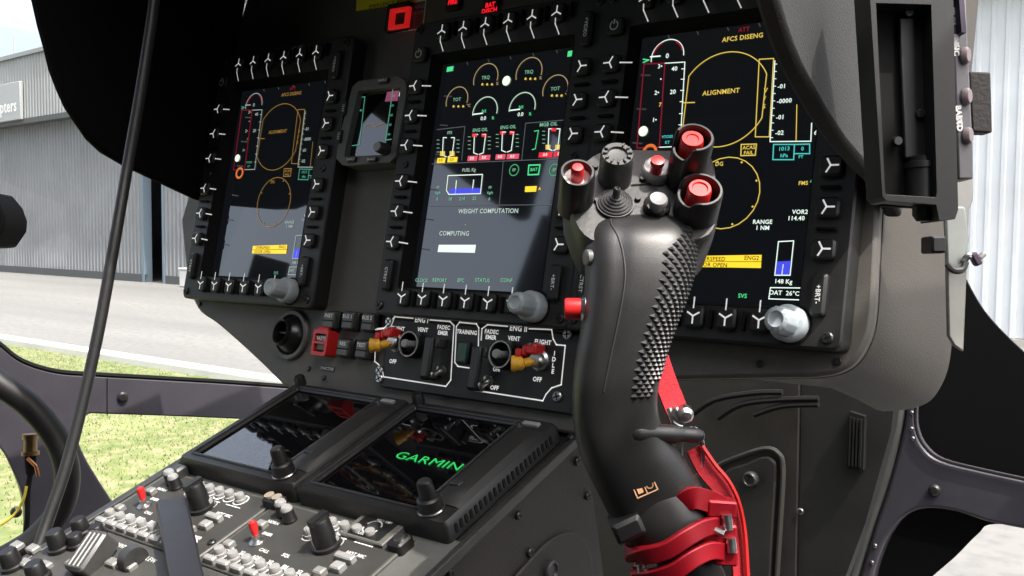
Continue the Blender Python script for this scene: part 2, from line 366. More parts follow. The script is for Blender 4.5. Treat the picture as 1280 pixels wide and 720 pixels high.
# thick trim roll hugging the pillar
tr_pts = smooth_path([Vector(at(x, y, t)) for x, y, t in [(-40, 448, 1.03), (0, 480, 1.03), (38, 508, 1.04), (70, 548, 1.05), (84, 590, 1.05), (76, 635, 1.05), (45, 672, 1.04), (10, 695, 1.03), (-40, 720, 1.02)]], 6)
tag(put('trim_hose', MB().tube(tr_pts, .0135, 12), mat('hose_black', (.007, .007, .0075), .5, var=.2, vscale=30), None), 'thick black hose curving down the left window pillar', 'hose')
fl = thing('wiring_connector', 'brass wiring connector with dangling leads on the left window pillar', 'connector', frame(cr, cu, -cf, at(38, 560, 1.09)))
put('collar', MB().at(Rx(PI/2)).lathe([(.006, -.016), (.0085, -.016), (.0085, -.01), (.007, -.01), (.007, .004), (.0095, .004), (.0095, .008), (.006, .008), (0, .008)], 14), BRASS, fl)
put('plug', MB().at(Rx(PI/2)).lathe([(.0065, .008), (.006, .02), (.0045, .03), (0, .03)], 12), MATTE, fl)
put('lead', MB().tube(smooth_path([(0, -.028, 0), (-.002, -.05, .002), (-.004, -.085, 0), (-.012, -.13, -.005)]), .003, 6), MATTE, fl)
put('pin', MB().tube([(.002, -.01, .01), (.012, -.018, .012), (.014, -.03, .01)], .002, 6), mat('copper', (.6, .25, .12), .4, metal=1), fl)
tag(put('signal_wire', MB().tube(smooth_path([at(x, y, 1.08) for x, y in [(33, 608), (30, 622), (22, 638), (10, 650), (-10, 662)]]), .0016, 6), mat('yellow_wire', (.65, .55, .05), .5), None), 'thin yellow wire hanging at the lower left window', 'wire')

RF = frame((1, 0, 0), (0, 0, 1), (0, -1, 0), (0, .70, 0))
rf = thing('window_frame', 'violet-grey forked window frame with a bolt beside the footwell', 'window frame', RF, 'airframe window frames')
u_in = curve2([(1146, 480), (1142, 512), (1143, 538), (1153, 560), (1175, 577), (1225, 590), (1290, 604), (1340, 615)], 4)
l_in = curve2([(1340, 676), (1290, 664), (1235, 653), (1195, 640), (1158, 636), (1132, 645), (1112, 668), (1098, 698), (1086, 740), (1078, 780)], 4)
out = curve2([(1055, 780), (1074, 720), (1093, 658), (1109, 611), (1123, 560), (1129, 535), (1132, 510), (1134, 480)], 3)
put('frame_member', MB().prism(local_poly(RF, u_in+l_in+out), -.03, 0), FRAME, rf, bevel=.006, seg=3)
p = local_poly(RF, [(1169, 612)])[0]; put('bolt', MB().lathe([(.0075, -.002), (.0075, .004), (.005, .0065), (0, .007)], 14), DSCREW, rf, T(*p, 0))
for q in ((1140, 516), (1139.5, 536), (1141, 548), (1094, 682), (1090, 703)):
    p = local_poly(RF, [q])[0]; put('rivet', MB().lathe([(.003, -.001), (.003, .001), (.0018, .002), (0, .0022)], 8), STEEL, rf, T(*p, .0))
put('window_seal', MB().tube([(*p, .001) for p in local_poly(RF, [(x+2.5, y-2.5) for x, y in u_in])], .002, 6), MATTE, rf)
FRIT = mat('black_border_paint', (.004, .004, .004), .6, spec=.15)
put('black_window_border', MB().prism(local_poly(RF, curve2([(1128, 300), (1180, 300), (1203, 342), (1228, 386), (1258, 420), (1290, 449), (1340, 490)], 5)+[(1340, 640), (1128, 600)], -.05), -.056, -.05), FRIT, rf)
put('black_window_border', MB().prism(local_poly(RF, [(1340, 650), (1255, 640), (1120, 615), (1060, 780), (1115, 780)]+curve2([(1140, 745), (1165, 721), (1195, 695), (1222, 668), (1245, 655), (1340, 664)], 5)[:-1], -.06), -.066, -.06), FRIT, rf)
put('window_pane', MB().box(.15, .9, -.8, .9, -.072, -.069), PANE, rf)
put('frame_liner', MB().prism(local_poly(RF, curve2([(1112, 470), (1110, 518), (1098, 585), (1078, 658), (1045, 720), (1010, 790)], 4)+curve2([(1050, 790), (1072, 720), (1091, 658), (1107, 611), (1121, 560), (1130, 510), (1132, 470)], 4), .004), -.02, .012), mat('frame_liner', (.045, .048, .045), .5, var=.2, vscale=20), rf, bevel=.006)

# ---- footwell
BF = frame((1, 0, 0), (0, 0, 1), (0, -1, 0), (0, .62, 0))
bw = thing('footwell_bulkhead', 'dark footwell wall with access hatch and louvre under the panel', 'bulkhead', BF)
put('plate', MB().prism(local_poly(BF, [(700, 430), (999, 430), (992, 790), (700, 790)]), -.02, 0), CSIDE, bw)
put('plate', MB().prism(local_poly(BF, [(1001, 430), (1125, 430), (1112, 540), (1080, 655), (1030, 790), (995, 790)]), -.03, -.006), mat('footwell_trim', (.011, .011, .0105), .6, var=.2, vscale=15, bump=.2), bw)
hp = local_poly(BF, curve2([(905, 790), (905, 640), (905, 592), (935, 578), (955, 570), (968, 574), (972, 592), (967, 680), (962, 790)], 4))
put('hatch', MB().prism(hp, .0, .006), CSIDE, bw, bevel=.003)
put('hatch_rim', MB().tube([(*p, .003) for p in local_poly(BF, curve2([(895, 790), (895, 600), (898, 582), (930, 568), (958, 560), (974, 566), (980, 588), (975, 680), (968, 790)], 4))], .0035, 6), mat('rim_grey', (.035, .033, .028), .6), bw)
p = local_poly(BF, [(942, 597)])[0]; la = put('latch', MB().lathe([(.011, 0), (.011, .008), (.009, .011), (.0075, .011), (.0065, .009), (0, .009)], 16), DGREY, bw, T(*p, .006))
put('latch_slot', MB().box(-.001, .001, -.005, .005, .009, .0105), MATTE, la)
p = local_poly(BF, [(1001, 639)])[0]; screw(bw, *p, .001, .0045, STEEL)
lv = put('louvre', MB().prism(local_poly(BF, [(1063, 514), (1082, 520), (1080, 587), (1060, 585)]), -.006, .004), MATTE, bw)
q = local_poly(BF, [(1064, 520), (1081, 524), (1079, 583), (1062, 581)])
for k in range(4):
    t0, t1 = k/4+.03, k/4+.16
    def lerp(a, b, t): return (a[0]+(b[0]-a[0])*t, a[1]+(b[1]-a[1])*t)
    put('slat', MB().prism([lerp(q[0], q[1], t0), lerp(q[0], q[1], t1), lerp(q[3], q[2], t1), lerp(q[3], q[2], t0)], .0042, .008), BLACK, lv)
for pts in ([(868, 520), (900, 498), (950, 489), (985, 488)], [(905, 520), (935, 503), (985, 497), (1030, 496)], [(950, 516), (985, 505), (1030, 503)]):
    put('pipe', MB().tube([(*p, .02) for p in local_poly(BF, curve2(pts, 4))], .0042, 7), MATTE, bw)
tag(put('cabin_floor', MB().box(-.8, .8, -1.6, .64, -.78, -.75), LINER), 'dark cabin floor', None, kind='structure')
sh = thing('cabin_shade_shell', 'unseen cabin roof, bulkhead, walls and rails shaped to block light', 'fuselage')  # unseen shell, shaped to block light and darken screen reflections
put('roof', MB().box(-.82, .82, -1.62, -1.0, .78, .84), LINER, sh, bevel=.02)
put('roof', MB().box(-.82, -.02, -1.0, -.33, .781, .841), LINER, sh, bevel=.02)  # roof carried forward on the left to darken the upper screen reflections
put('rear_bulkhead', MB().box(-.8, .8, -1.64, -1.58, -.8, .79), LINER, sh)
put('side_sill', MB().box(-.84, -.80, -1.58, -.35, -.8, -.30), LINER, sh)
put('shade_wall', MB().box(.80, .84, -1.58, -.42, -.8, .79), LINER, sh)  # unseen wall carried forward to cut light from behind right
put('shade_wall', MB().box(-.832, -.80, -1.58, -1.12, -.3, .79), LINER, sh)
put('shade_rail', MB().box(-.84, -.79, -1.02, -.12, .54, .782), LINER, sh, bevel=.02)  # unseen rail added to block sky in the upper screen reflections
put('shade_panel', MB().box(.80, .84, -.415, .72, -.8, -.05), LINER, sh)  # unseen panel added to keep light out of the footwell
put('shade_rail', MB().tube(smooth_path([(.79, -1.05, .80), (.80, -.6, .80), (.80, -.1, .775), (.79, .25, .70), (.76, .55, .50), (.70, .85, .15), (.62, 1.0, -.2)], 5), .03, 10), LINER, sh)  # unseen rail added to throw a shadow band on the panel flank
put('door_post', MB().prism([(-1.08, -.32), (-.98, -.32), (-1.10, .6), (-1.3, .6)], 0, .05).at(None), LINER, sh, frame((0, 1, 0), (0, 0, 1), (1, 0, 0), (-.835, 0, 0)))

# ---- instrument panel body
PD = -.020
ip = thing('instrument_panel', 'wide dark grey cockpit instrument panel body with rounded lower corner', 'instrument panel', PM)
outl = [(-.418, .36)]+[pan(x, y, PD) for x, y in [(226, 275), (233, 345)]]+curve2([pan(x, y, PD) for x, y in [(240, 372), (250, 390), (270, 404), (300, 430), (330, 458), (352, 480), (366, 489)]], 3)
outl += [pan(x, y, PD) for x, y in [(430, 499), (520, 512), (640, 530), (724, 545)]]+curve2([pan(x, y, PD) for x, y in [(740, 540), (758, 515), (790, 489), (835, 474)]], 3)
outl += [pan(x, y, PD) for x, y in [(930, 472)]]+curve2([pan(x, y, PD) for x, y in [(1015, 471), (1045, 466), (1068, 452), (1084, 425), (1091, 395), (1094, 350)]], 4)
outl += [pan(1098, 262, PD), (pan(1098, 262, PD)[0]+.002, .36)]
put('face', MB().prism(outl, PD-.012, PD), PANEL, ip, bevel=.003)
inner = outl
def bk(x, y, fr, z):
    w = max(0., min(1., (.285-x)/.04)); lo = max(0., min(1., (.03-y)/.05))
    return (x+.013*fr*max(0., min(1., (x-.30)/.045)), y+(.08*fr*w if y < 0 else 0)-.013*fr*(1-w)*lo, z)
put('side_skin', MB().loops([[bk(x, y, f_, PD+z_) for x, y in inner] for f_, z_ in ((0, -.0125), (.3, -.05), (.65, -.1), (1., -.15), (1.0, -.17))]), SKIN, ip)
RX = pan(1098, 262, PD)[0]
# side recess plate and latch on the right flank (x = RX)
SF = frame((0, 1, 0), (0, 0, 1), (1, 0, 0), (RX+.0005, 0, 0))
def side(x, y): q = on_plane(x, y, (1, 0, 0), (RX, 0, 0)); return (q[1], q[2])
IPi = PM.inverted() @ SF
put('flank_cover', MB().at(IPi).prism([side(*q) for q in [(1123, 324), (1162, 354), (1162, 385), (1124, 357)]], -.001, .0012), mat('flank_cover', (.09, .085, .08), .6, bump=.3), ip, bevel=.0008)
put('cover_rim', MB().at(IPi).tube([(*side(*q), .001) for q in [(1123, 324), (1162, 354), (1162, 385), (1124, 357), (1123, 324)]], .0012, 5), BLACK, ip)
put('flank_latch', MB().at(IPi).box(side(1169, 407)[0]-.004, side(1169, 407)[0]+.004, side(1169, 407)[1]-.006, side(1169, 407)[1]+.006, 0, .005), STEEL, ip, bevel=.001)
for q in [(250, 380), (405, 472), (1072, 268), (386, 461), (1048, 452), (950, 455), (720, 470)]:
    screw(ip, *pan(*q, PD), PD, .0028)
pl = put('placard', MB().rbox(*pan(410, 461, PD), .019, .0055, .001, PD, PD+.0008), BLACK, ip)
put('lettering', text_into(MB(), 'INACTIVE', *pan(410, 461, PD), .0042, PD+.001), WHITE, pl)

# ---- glareshield
hd = thing('glareshield', 'black glareshield hood arching over the instrument panel', 'glareshield', PM)
lw = [(.098, -.02), (.0985, .0), (.103, .03), (.108, .061), (.113, .092), (.120, .120), (.129, .137), (.141, .1505), (.154, .165), (.170, .177), (.187, .188), (.2055, .1965), (.226, .207), (.2475, .2165), (.29, .245), (.345, .285), (.375, .295), (.38, -.02)]
YZ = frame((0, 1, 0), (0, 0, 1), (1, 0, 0), (0, 0, 0))       # (a=v, b=d) -> extruded along u
ls = put('side_wing', MB().at(frame((0, 1, 0), (0, 0, 1), (1, 0, 0), (-.432, 0, 0))).prism(lw, 0, .012), HOODIN, hd, bevel=.003)
rw = [(.080, -.03), (.086, -.012), (.092, .0085), (.0935, .05), (.097, .096), (.103, .13), (.110, .157), (.115, .174), (.121, .188), (.128, .2), (.1365, .213), (.16, .232), (.20, .255), (.28, .275), (.345, .295), (.375, .295), (.38, -.03)]
put('side_wing', MB().at(frame((0, 1, 0), (0, 0, 1), (1, 0, 0), (RX+.0015, 0, 0))).prism(rw, 0, .012), HOOD_LIT, hd, bevel=.003)
put('top_shell', MB().box(-.432, RX+.013, .372, .386, -.03, .30), HOODIN, hd, bevel=.004)

# ================================================================== MULTIFUNCTION DISPLAYS
MW = .095; ROW0, DROW, GAPROW = .20234, .02905, .0058
BX0, BDX = -.07098, .02529
SD_ = -.012                                   # screen sits below the bezel front
def rowv(i): return ROW0-DROW*i-(GAPROW if i > 2 else 0)
SU0, SU1, SV0, SV1 = -.0775, .0775, .0125, .2275
def quad_outline(x0, x1, y0, y1, c, n=3):
    return [(p[0]+(x0+x1)/2, p[1]+(y0+y1)/2) for p in rrect(x1-x0, y1-y0, c, n)]
def key_mesh():
    return shared('key', lambda: MB().rbox(0, 0, .0165, .0145, .0035, -.003, .0055, .0015).mesh('key'))
def ymark(stem):
    def f():
        b = MB()
        for a in (90, 210, 330): b.stroke([(0, 0), (.0052*math.cos(rad(a-180 if False else a+180)), .0052*math.sin(rad(a+180)))], .0013, .0)
        return b.mesh('key_mark', 0)
    return shared('ymark', f)
def lead(a, b, w=.0011): return MB().stroke([a, b], w)
def rocker(parent, u, v, txt, h=.03):
    k = put('rocker', shared(('rocker', h), lambda: MB().rbox(0, 0, .0105, h, .003, -.003, .006, .002).mesh('rocker')), KEY, parent, T(u, v, 0))
    put('lettering', text_into(MB(), txt, 0, 0, .0047, .0063, rot=rad(-90), bold=.0001), WHITE, k)
def knob_mesh():
    def f():
        b = MB(); n = 36
        prof = [(.0125, 0), (.0128, .002), (.0128, .010), (.0118, .0115), (.0098, .012), (.0098, .0122), (.0092, .026), (.0082, .0285), (.0055, .0295), (.0045, .0285), (0, .0285)]
        L = []
        for r, z in prof:
            l = []
            for i in range(n):
                rr = r*(1-.07*(i % 3 == 0)) if .012 < z < .0272 and r > .008 else r
                l.append((rr*math.cos(2*PI*i/n), rr*math.sin(2*PI*i/n), z))
            L.append(l)
        b.loops(L, True, False); return b.mesh('knob', 50)
    return shared('mfdknob', f)
def build_mfd(ox, label, bottom_keys=6):
    M = PM @ T(ox, 0, 0)
    o = thing('multifunction_display', label, 'display', M, 'multifunction displays on the panel')
    outer = quad_outline(-.110, .112, -.0165, .268, .006); inner = quad_outline(SU0-.005, SU1+.003, SV0-.003, SV1+.006, .002)
    inn2 = quad_outline(SU0, SU1, SV0, SV1, .0015)
    b = MB(); n = len(outer)
    b.loops([[(x, y, PD+.0005) for x, y in outer], [(x, y, -.0015) for x, y in outer], [(x*.988, .1255+(y-.1255)*.988, 0) for x, y in outer], [(x, y, 0) for x, y in inner], [(x, y, SD_+.0005) for x, y in inn2]], False, False)
    bz = put('bezel', b, BEZEL, o)
    put('recess_lining', MB().loops([[(x, y, .00035) for x, y in quad_outline(SU0-.0055, SU1+.0035, SV0-.0035, SV1+.0065, .002)], [(x, y, .0004) for x, y in inner], [(x+.0003, y, SD_+.0006) for x, y in inn2]], False, False), mat('recess_black', (.004, .004, .004), .7, spec=.2), o)
    put('casing', MB().box(-.1, .1, -.01, .26, -.12, PD-.013), BLACK, o)
    sc = put('screen', MB().rect(SU0-.004, SU1+.004, SV0-.004, SV1+.004, SD_), S_BASE, o)
    for sgn in (-1, 1):
        for i in range(6):
            k = put('key', key_mesh(), KEY, o, T(sgn*MW, rowv(i), 0))
            put('key_mark', ymark(0), LEGEND, k, T(0, 0, .0058) @ Rz(0 if sgn < 0 else PI) @ Rz(-PI/2))
            if sgn < 0: ld = put('lead_line', shared('leadl', lambda: MB().stroke([(.0095, 0), (.0105, 0), (.0213, -.0012)], .0012).mesh('lead_line', 0)), LEGEND, o, T(-MW-.0015, rowv(i), .0032))
            if i not in (2, 5):
                put('rib', shared('rib', lambda: MB().rbox(0, 0, .014, .0022, .0008, 0, .004, .0008).mesh('rib')), MATTE, o, T(sgn*MW, rowv(i)-DROW/2, 0))
        for v in (rowv(2)-DROW/2-.003, ): screw(o, sgn*(MW+.001), v, 0, .0036)
        for v in (-.0085, .260): screw(o, sgn*.1025, v, 0, .0042)
    for i in range(bottom_keys):
        x = BX0+BDX*i; k = put('key', key_mesh(), KEY, o, T(x, 0, 0) @ Rz(PI/2)); put('key_mark', ymark(0), LEGEND, k, T(0, 0, .0058) @ Rz(-PI/2))
        pass
        put('lead_line', shared('leadb', lambda: MB().stroke([(0, .006), (0, .0135)], .0011).mesh('lead_line', 0)), LEGEND, o, T(x, 0, .0062))
        put('rib', shared('rib', lambda: None), MATTE, o, T(x+BDX/2, -.001, 0) @ Rz(PI/2))
        x = -.069+.0263*i; k = put('key', key_mesh(), KEY, o, T(x, .254, 0) @ Rz(PI/2)); put('key_mark', ymark(0), LEGEND, k, T(0, 0, .0058) @ Rz(PI/2))
        put('lead_line', shared('leadt', lambda: MB().stroke([(0, -.006), (.0005, -.011), (.006, -.021)], .0011).mesh('lead_line', 0)), LEGEND, o, T(x, .254, .0062))
        put('rib', shared('rib', lambda: None), MATTE, o, T(x+.013, .256, 0) @ Rz(PI/2))
    kb = put('knob', knob_mesh(), KNOB, o, T(.077, -.001, 0)); put('knob_skirt', MB().lathe([(.0145, -.001), (.0145, .0008), (0, .0008)], 20), MATTE, o, T(.077, -.001, 0))
    rocker(o, MW, .020, '+BRT-'); rocker(o, -MW, .020, 'CTRST'); rocker(o, MW, .236, '+VIDEO')
    pk = put('key', key_mesh(), KEY, o, T(-MW, .234, 0)); put('key_mark', MB().arc(0, 0, .0036, 125, 415, .0011).stroke([(0, .0015), (0, .0048)], .0011), WHITE, pk, T(0, 0, .0058))
    return o, sc
class Draw:
    """flat symbols shown on one screen, in the display's own coordinates"""
    def __init__(s, sc, ox, z=SD_+.0006): s.sc = sc; s.ox = ox; s.z = z; s.g = {}
    def p(s, x, y): q = pan(x, y, s.z); return (q[0]-s.ox, q[1])
    def b(s, name, m):
        k = (name, m.name)
        if k not in s.g: s.g[k] = (MB(), m)
        return s.g[k][0]
    def line(s, name, m, pts, w=.0006, close=False): s.b(name, m).stroke([s.p(*q) for q in pts], w, s.z, close); return s
    def one(s, name, m):
        s.n = getattr(s, 'n', 0)+1; s.g[(name, m.name, s.n)] = (MB(), m); return s.g[(name, m.name, s.n)][0]
    def fill(s, name, m, pts, dz=0): s.one(name, m).poly([s.p(*q) for q in pts], s.z+dz); return s
    def arc(s, name, m, c, r, a0, a1, w=.0007, ry=None): q = s.p(*c); s.b(name, m).arc(q[0], q[1], r, a0, a1, w, s.z, ry=ry); return s
    def disc(s, name, m, c, r): q = s.p(*c); s.one(name, m).disc(q[0], q[1], r, s.z+.0002); return s
    def text(s, m, t, c, size, align='CENTER', rot=0, dz=0, name='screen_text', sx=1., bold=.00006): q = s.p(*c); text_into(s.one(name, m), t, q[0], q[1], size*.8, s.z+dz, align, sx=sx, rot=rot, bold=bold); return s
    def flush(s):
        for kk, (b, m) in s.g.items():
            n = kk[0].split('#')[0]
            if b.f: put(n, b.mesh(n, 0), m, s.sc)

def flight_page(sc, ox, sx, W, A, G, C, dim):
    """primary flight page; sx shifts the pixels so that the same page is laid out on another display"""
    d = Draw(sc, ox)
    d.p = lambda x, y: (lambda q: (q[0]-.2176, q[1]))(pan(x, y, d.z))
    d.arc('torque_dial', W, (834, 71), .0145, 0, 190).line('torque_dial', W, [(813, 71), (825, 70)], .001).text(W, '0', (834, 70), .007)
    d.arc('torque_dial', E_DRED, (834, 71), .0135, 20, 60, .0016).arc('torque_dial', E_DRED, (834, 71), .0135, 120, 160, .0016)
    d.line('limit_box', E_DRED, [(805, 80), (831, 79), (824, 184), (796, 185)], .0009, True)
    d.line('airspeed_tape', W, [(831, 79), (856, 77.5), (850, 183), (824, 184)], .0007)
    for y in (86, 99, 113, 127, 142, 156, 170): d.line('airspeed_tape', W, [(852-(y-86)*.05, y), (856-(y-86)*.05, y)], .0006)
    d.text(W, '40', (843, 86), .0062).text(W, '20', (841, 115), .0062)
    d.text(W, '3•', (825, 83), .006).text(W, '2•', (821, 116), .006).text(W, '1•', (818, 150), .006).text(W, '•', (826, 99), .006).text(A, '7', (825, 131), .006)
    d.line('airspeed_tape', A, [(853, 128.5), (868, 128)], .0008).text(C, 'VTOSS', (834, 171), .004).text(C, 'KT', (834, 178), .004)
    d.disc('pale_dot', E_DOT, (804, 164), .0042).line('airspeed_tape', G, [(804, 74), (811, 75), (804, 78)], .001)  # the disc is a flat pale green glowing dot
    d.arc('heading_ring', D_ORANGE, (812, 190), .0055, 0, 360, .0022)
    c = d.p(903, 124); R = .0375; b = d.b('attitude_frame', A); xl, xr = c[0]-.031, c[0]+.0335
    al = math.degrees(math.acos(.031/R)); ar = math.degrees(math.acos(.0335/R))
    b.arc(c[0], c[1], R, ar, 180-al, .0007, d.z, n=30); b.arc(c[0], c[1], R, 180+al, 360-ar, .0007, d.z, n=30)
    yl, yr = R*math.sin(rad(al)), R*math.sin(rad(ar))
    b.stroke([(xl, c[1]-yl), (xl, c[1]+yl)], .0007, d.z); b.stroke([(xr, c[1]-yr), (xr, c[1]+yr)], .0007, d.z)
    d.text(A, 'ALIGNMENT', (901, 115), .0066).text(A, 'AFCS DISENG', (928, 47), .0066).text(E_DRED, 'ATT', (930, 37), .006)
    d.line('vertical_speed_box', A, [(949, 74), (967, 73), (961.5, 171), (944, 171)], .0007, True)
    d.text(A, 'V', (957, 113), .006).text(A, '/', (956, 123), .006).text(A, 'S', (955, 133), .006)
    d.line('altitude_tape', W, [(968.5, 76), (962.5, 177), (1013.5, 176.5), (1014.5, 154)], .0007).line('altitude_tape', A, [(996, 131), (995, 176)], .0006)
    for i in range(11): d.line('altitude_tape', W, [(968-i*.52, 80+i*9.2), (971-i*.52, 80+i*9.2)], .0005)
    for t, y in (('-01', 108.5), ('-0000', 127), ('-01', 147), ('-02', 166.5)): d.text(W, t, (972-(y-108)*.05, y), .0058, 'LEFT')
    d.text(W, '6', (1019.5, 166), .0058)
    d.line('pressure_box', C, [(967, 180.5), (993, 180.5), (992, 199.5), (966, 199.5)], .0008, True).text(C, '1013', (980, 186), .0052).text(C, 'hPa', (980, 194.5), .0048)
    d.line('pressure_box', C, [(993, 180.5), (1012, 180), (1012, 192), (993, 192)], .0008).text(C, '0', (1003, 186), .005).text(C, 'FT', (1001, 196), .004)
    d.line('warning_box', A, [(926.5, 180.5), (945.5, 180), (944, 194), (926, 194.5)], .0008, True).text(A, 'ACAS', (936, 184.5), .0048).text(A, 'FAIL', (935.5, 191), .0048)
    d.arc('heading_ring', A, (906, 241), .0275, 0, 360, .0007).text(A, 'DG', (899, 205), .0055)
    for a in range(0, 360, 45):
        q = d.p(906, 241); d.b('heading_ring', A).disc(q[0]+.0255*math.cos(rad(a+20)), q[1]+.0255*math.sin(rad(a+20)), .0008, d.z, 8)
    d.text(W, 'RANGE', (953, 277.5), .0055).text(W, '1 NM', (953, 285), .0055).text(W, 'VOR2', (1000, 265), .0055).text(W, '114.40', (995, 273), .0055)
    d.text(A, 'FMS', (1004, 229), .005).line('pointer', G, [(1015, 238), (1016, 222)], .0009).fill('pointer', G, [(1012.5, 228), (1019, 228), (1016, 220)])
    d.line('pointer', G, [(1010, 282), (1013, 266), (1015, 282)], .0007)
    for i, ch in enumerate('ACK'): d.text(G, ch, (1009-i*.5, 313+i*8), .0055)
    d.line('fuel_gauge', W, [(973, 302), (992, 301), (987.5, 344), (968.5, 344)], .0007, True).fill('fuel_gauge', E_BLUE, [(971.5, 327), (989, 326), (987, 343.4), (969, 343.4)]).line('fuel_gauge', W, [(979, 331), (977.5, 343)], .0008)
    d.text(W, '148 Kg', (979, 352), .0055)
    d.line('temperature_box', W, [(963, 359.5), (1005, 360), (1004, 375), (961, 373.5)], .0007, True).text(W, 'OAT  26°C', (980, 366.5), .0056)
    d.fill('warning_bar', E_YEL, [(862, 320), (952, 318.5), (951, 335), (861, 333.5)]).line('warning_bar', MATTE, [(862, 327), (951.5, 327)], .0005)
    d.text(MATTE, 'OVERSPEED', (870, 323.3), .0055, 'LEFT', dz=.0002).text(MATTE, 'ENG2', (949, 323), .0055, 'RIGHT', dz=.0002).text(MATTE, 'DOOR OPEN', (868, 330.6), .0055, 'LEFT', dz=.0002)
    d.text(G, 'SVS', (928, 370), .0055)
    d.flush()

LX, RXO = -.3083, .2176
mfd_l, sc_l = build_mfd(LX, 'left multifunction display with dim amber flight page and an orange ring')
mfd_c, sc_c = build_mfd(0, 'centre multifunction display showing engine dials and WEIGHT COMPUTATION')
mfd_r, sc_r = build_mfd(RXO, 'right multifunction display with ALIGNMENT page, partly behind the control stick')
flight_page(sc_r, RXO, 0, E_WHITE, E_AMBER, E_GREEN, E_CYAN, 1)
flight_page(sc_l, LX, 0, D_WHITE, D_AMBER, D_GREEN, D_GREEN, .4)


d = Draw(sc_c, 0); W_, A_, G_ = E_WHITE, E_AMBER, E_GREEN
d.text(G_, 'FND', (570, 73), .006).text(G_, 'NAVD', (597, 70), .006).text(glow('lime', (.55, .8, .15), .5), 'MISC', (680.5, 58), .0066)
d.fill('indicator', E_GREEN, [(559, 84), (567, 82.5), (566, 88.5), (558, 90)]).fill('indicator', E_GREEN, [(710, 64), (719, 62.5), (718, 69.5), (709, 71)])
d.disc('pale_dot', E_DOT, (633, 101), .0045)
dimA = glow('dial_amber', (.85, .62, .3), .32)
for c, t in (((607, 98), 'TRQ'), ((661, 91), 'TRQ'), ((571, 125.5), 'TOT'), ((694, 112), 'TOT')):
    r_ = .0142 if t == 'TRQ' else .0132
    dn = 'dial#%d' % c[0]; d.arc(dn, dimA, c, r_, -12, 200, .0008); d.text(glow('dial_label', (.3, .7, .45), .4), t, (c[0], c[1]-1), .0058)
    for k in range(3): d.disc('dial', E_AMBER, (c[0]-4+k*6, c[1]+7.5), .0011)
    d.text(dimA, '%' if t == 'TRQ' else '°C', (c[0]+14.5, c[1]+6.5), .005)
for c in ((606, 140), (652.5, 135)):
    dn = 'dial#%d' % c[0]; d.arc(dn, glow('dial_pale', (.7, .95, .75), .5), c, .0143, -8, 188, .0009); d.line(dn, E_WHITE, [(c[0]-15, c[1]+3), (c[0]-3, c[1]+1.5)], .0011)
    d.text(E_GREEN, 'N1', (c[0]-1, c[1]-1), .0052).text(E_WHITE, '0.0', (c[0]-2, c[1]+8), .0062).text(E_GREEN, '%', (c[0]+10, c[1]+7.5), .005)
def columns(cx, y0, y1, tip, n=2):
    og = 'oil_gauge#%d' % cx
    for k in (-1, 1):
        x = cx+k*6; d.line(og, E_WHITE, [(x-k*3+1, y0), (x+k*1+1, y0), (x-1, y1), (x-k*5-1, y1+2)], .0008)
        d.fill(og, tip, [(x-3, y0-1) if tip is E_RED else (x-4, y1-5), (x+3, y0-1) if tip is E_RED else (x+2, y1-5), (x+3, y0+3) if tip is E_RED else (x+2, y1+1), (x-3, y0+3) if tip is E_RED else (x-4, y1+1)])
        for j in range(4): d.line(og, glow('tick', (.4, .8, .5), .35), [(x+k*5, y0+3+j*5), (x+k*8, y0+3+j*5)], .0006)
columns(560, 172, 194, E_AMBER); columns(599, 168, 191, E_RED); columns(634, 165, 188, E_RED); columns(692, 161, 186, E_AMBER)
d.fill('oil_gauge', E_RED, [(689, 160), (695, 160), (695, 164), (689, 164)])
d.line('oil_gauge', E_GREEN, [(668, 164), (673, 163), (669, 186), (665, 187)], .0007)
pink = glow('pink_red', (1, .12, .2), .55)
for x0, x1, y, m in ((546, 556, 200.5, E_YEL), (559, 571, 199.5, E_YEL), (584, 596, 198, pink), (598, 612, 197, pink), (619, 631, 196, pink), (633, 648, 195.5, pink), (673, 690, 193.5, E_RED), (692, 708, 192.5, E_RED)):
    d.fill('value_bar', m, [(x0+1, y-3), (x1+1, y-3.4), (x1, y+3), (x0, y+3.4)])
    d.text(MATTE if m is E_YEL else E_WHITE, '0.0', ((x0+x1)/2, y), .0046, dz=.0002)
tg = glow('title_green', (.3, .75, .5), .45)
d.text(tg, 'FPS', (562, 166), .005).text(tg, 'ENG OIL', (600, 162.5), .0055).text(tg, 'ENG OIL', (635, 159), .0055).text(tg, 'MGB OIL', (685.5, 155.5), .0058)
d.line('divider', E_DIM, [(546, 162), (581, 158), (577, 200)], .0006).line('divider', E_DIM, [(652, 200), (657, 154), (711, 149.5)], .0006)
d.line('divider', E_DIM, [(540, 205), (708, 198)], .0006).line('divider', E_DIM, [(536, 257.5), (702, 255.5)], .0006).line('divider', E_DIM, [(629, 202), (624, 256)], .0006)
d.text(glow('title_grey', (.7, .85, .7), .4), 'FUEL Kg', (586, 212.5), .0055)
d.line('fuel_gauge', E_WHITE, [(560, 219.5), (603, 218), (600.5, 242), (561, 243), (558, 238)], .0008, True)
d.fill('fuel_gauge', E_BLUE, [(562, 236), (600.5, 235), (600, 241.5), (561.5, 242.5)])
d.line('fuel_gauge', E_WHITE, [(570.5, 226), (569, 242)], .0009).line('fuel_gauge', E_WHITE, [(592, 225), (590, 241)], .0009)
for t, x, y in (('18', 562.5, 249), ('214', 577.5, 248.5), ('22', 593, 248)): d.text(tg, t, (x, y), .0055)
for x in (547.5, 612.5): d.text(tg, 'FF', (x, 234.5), .0045).text(tg, 'Kg/h', (x, 241), .0042).text(tg, '0', (x-1, 249), .005)
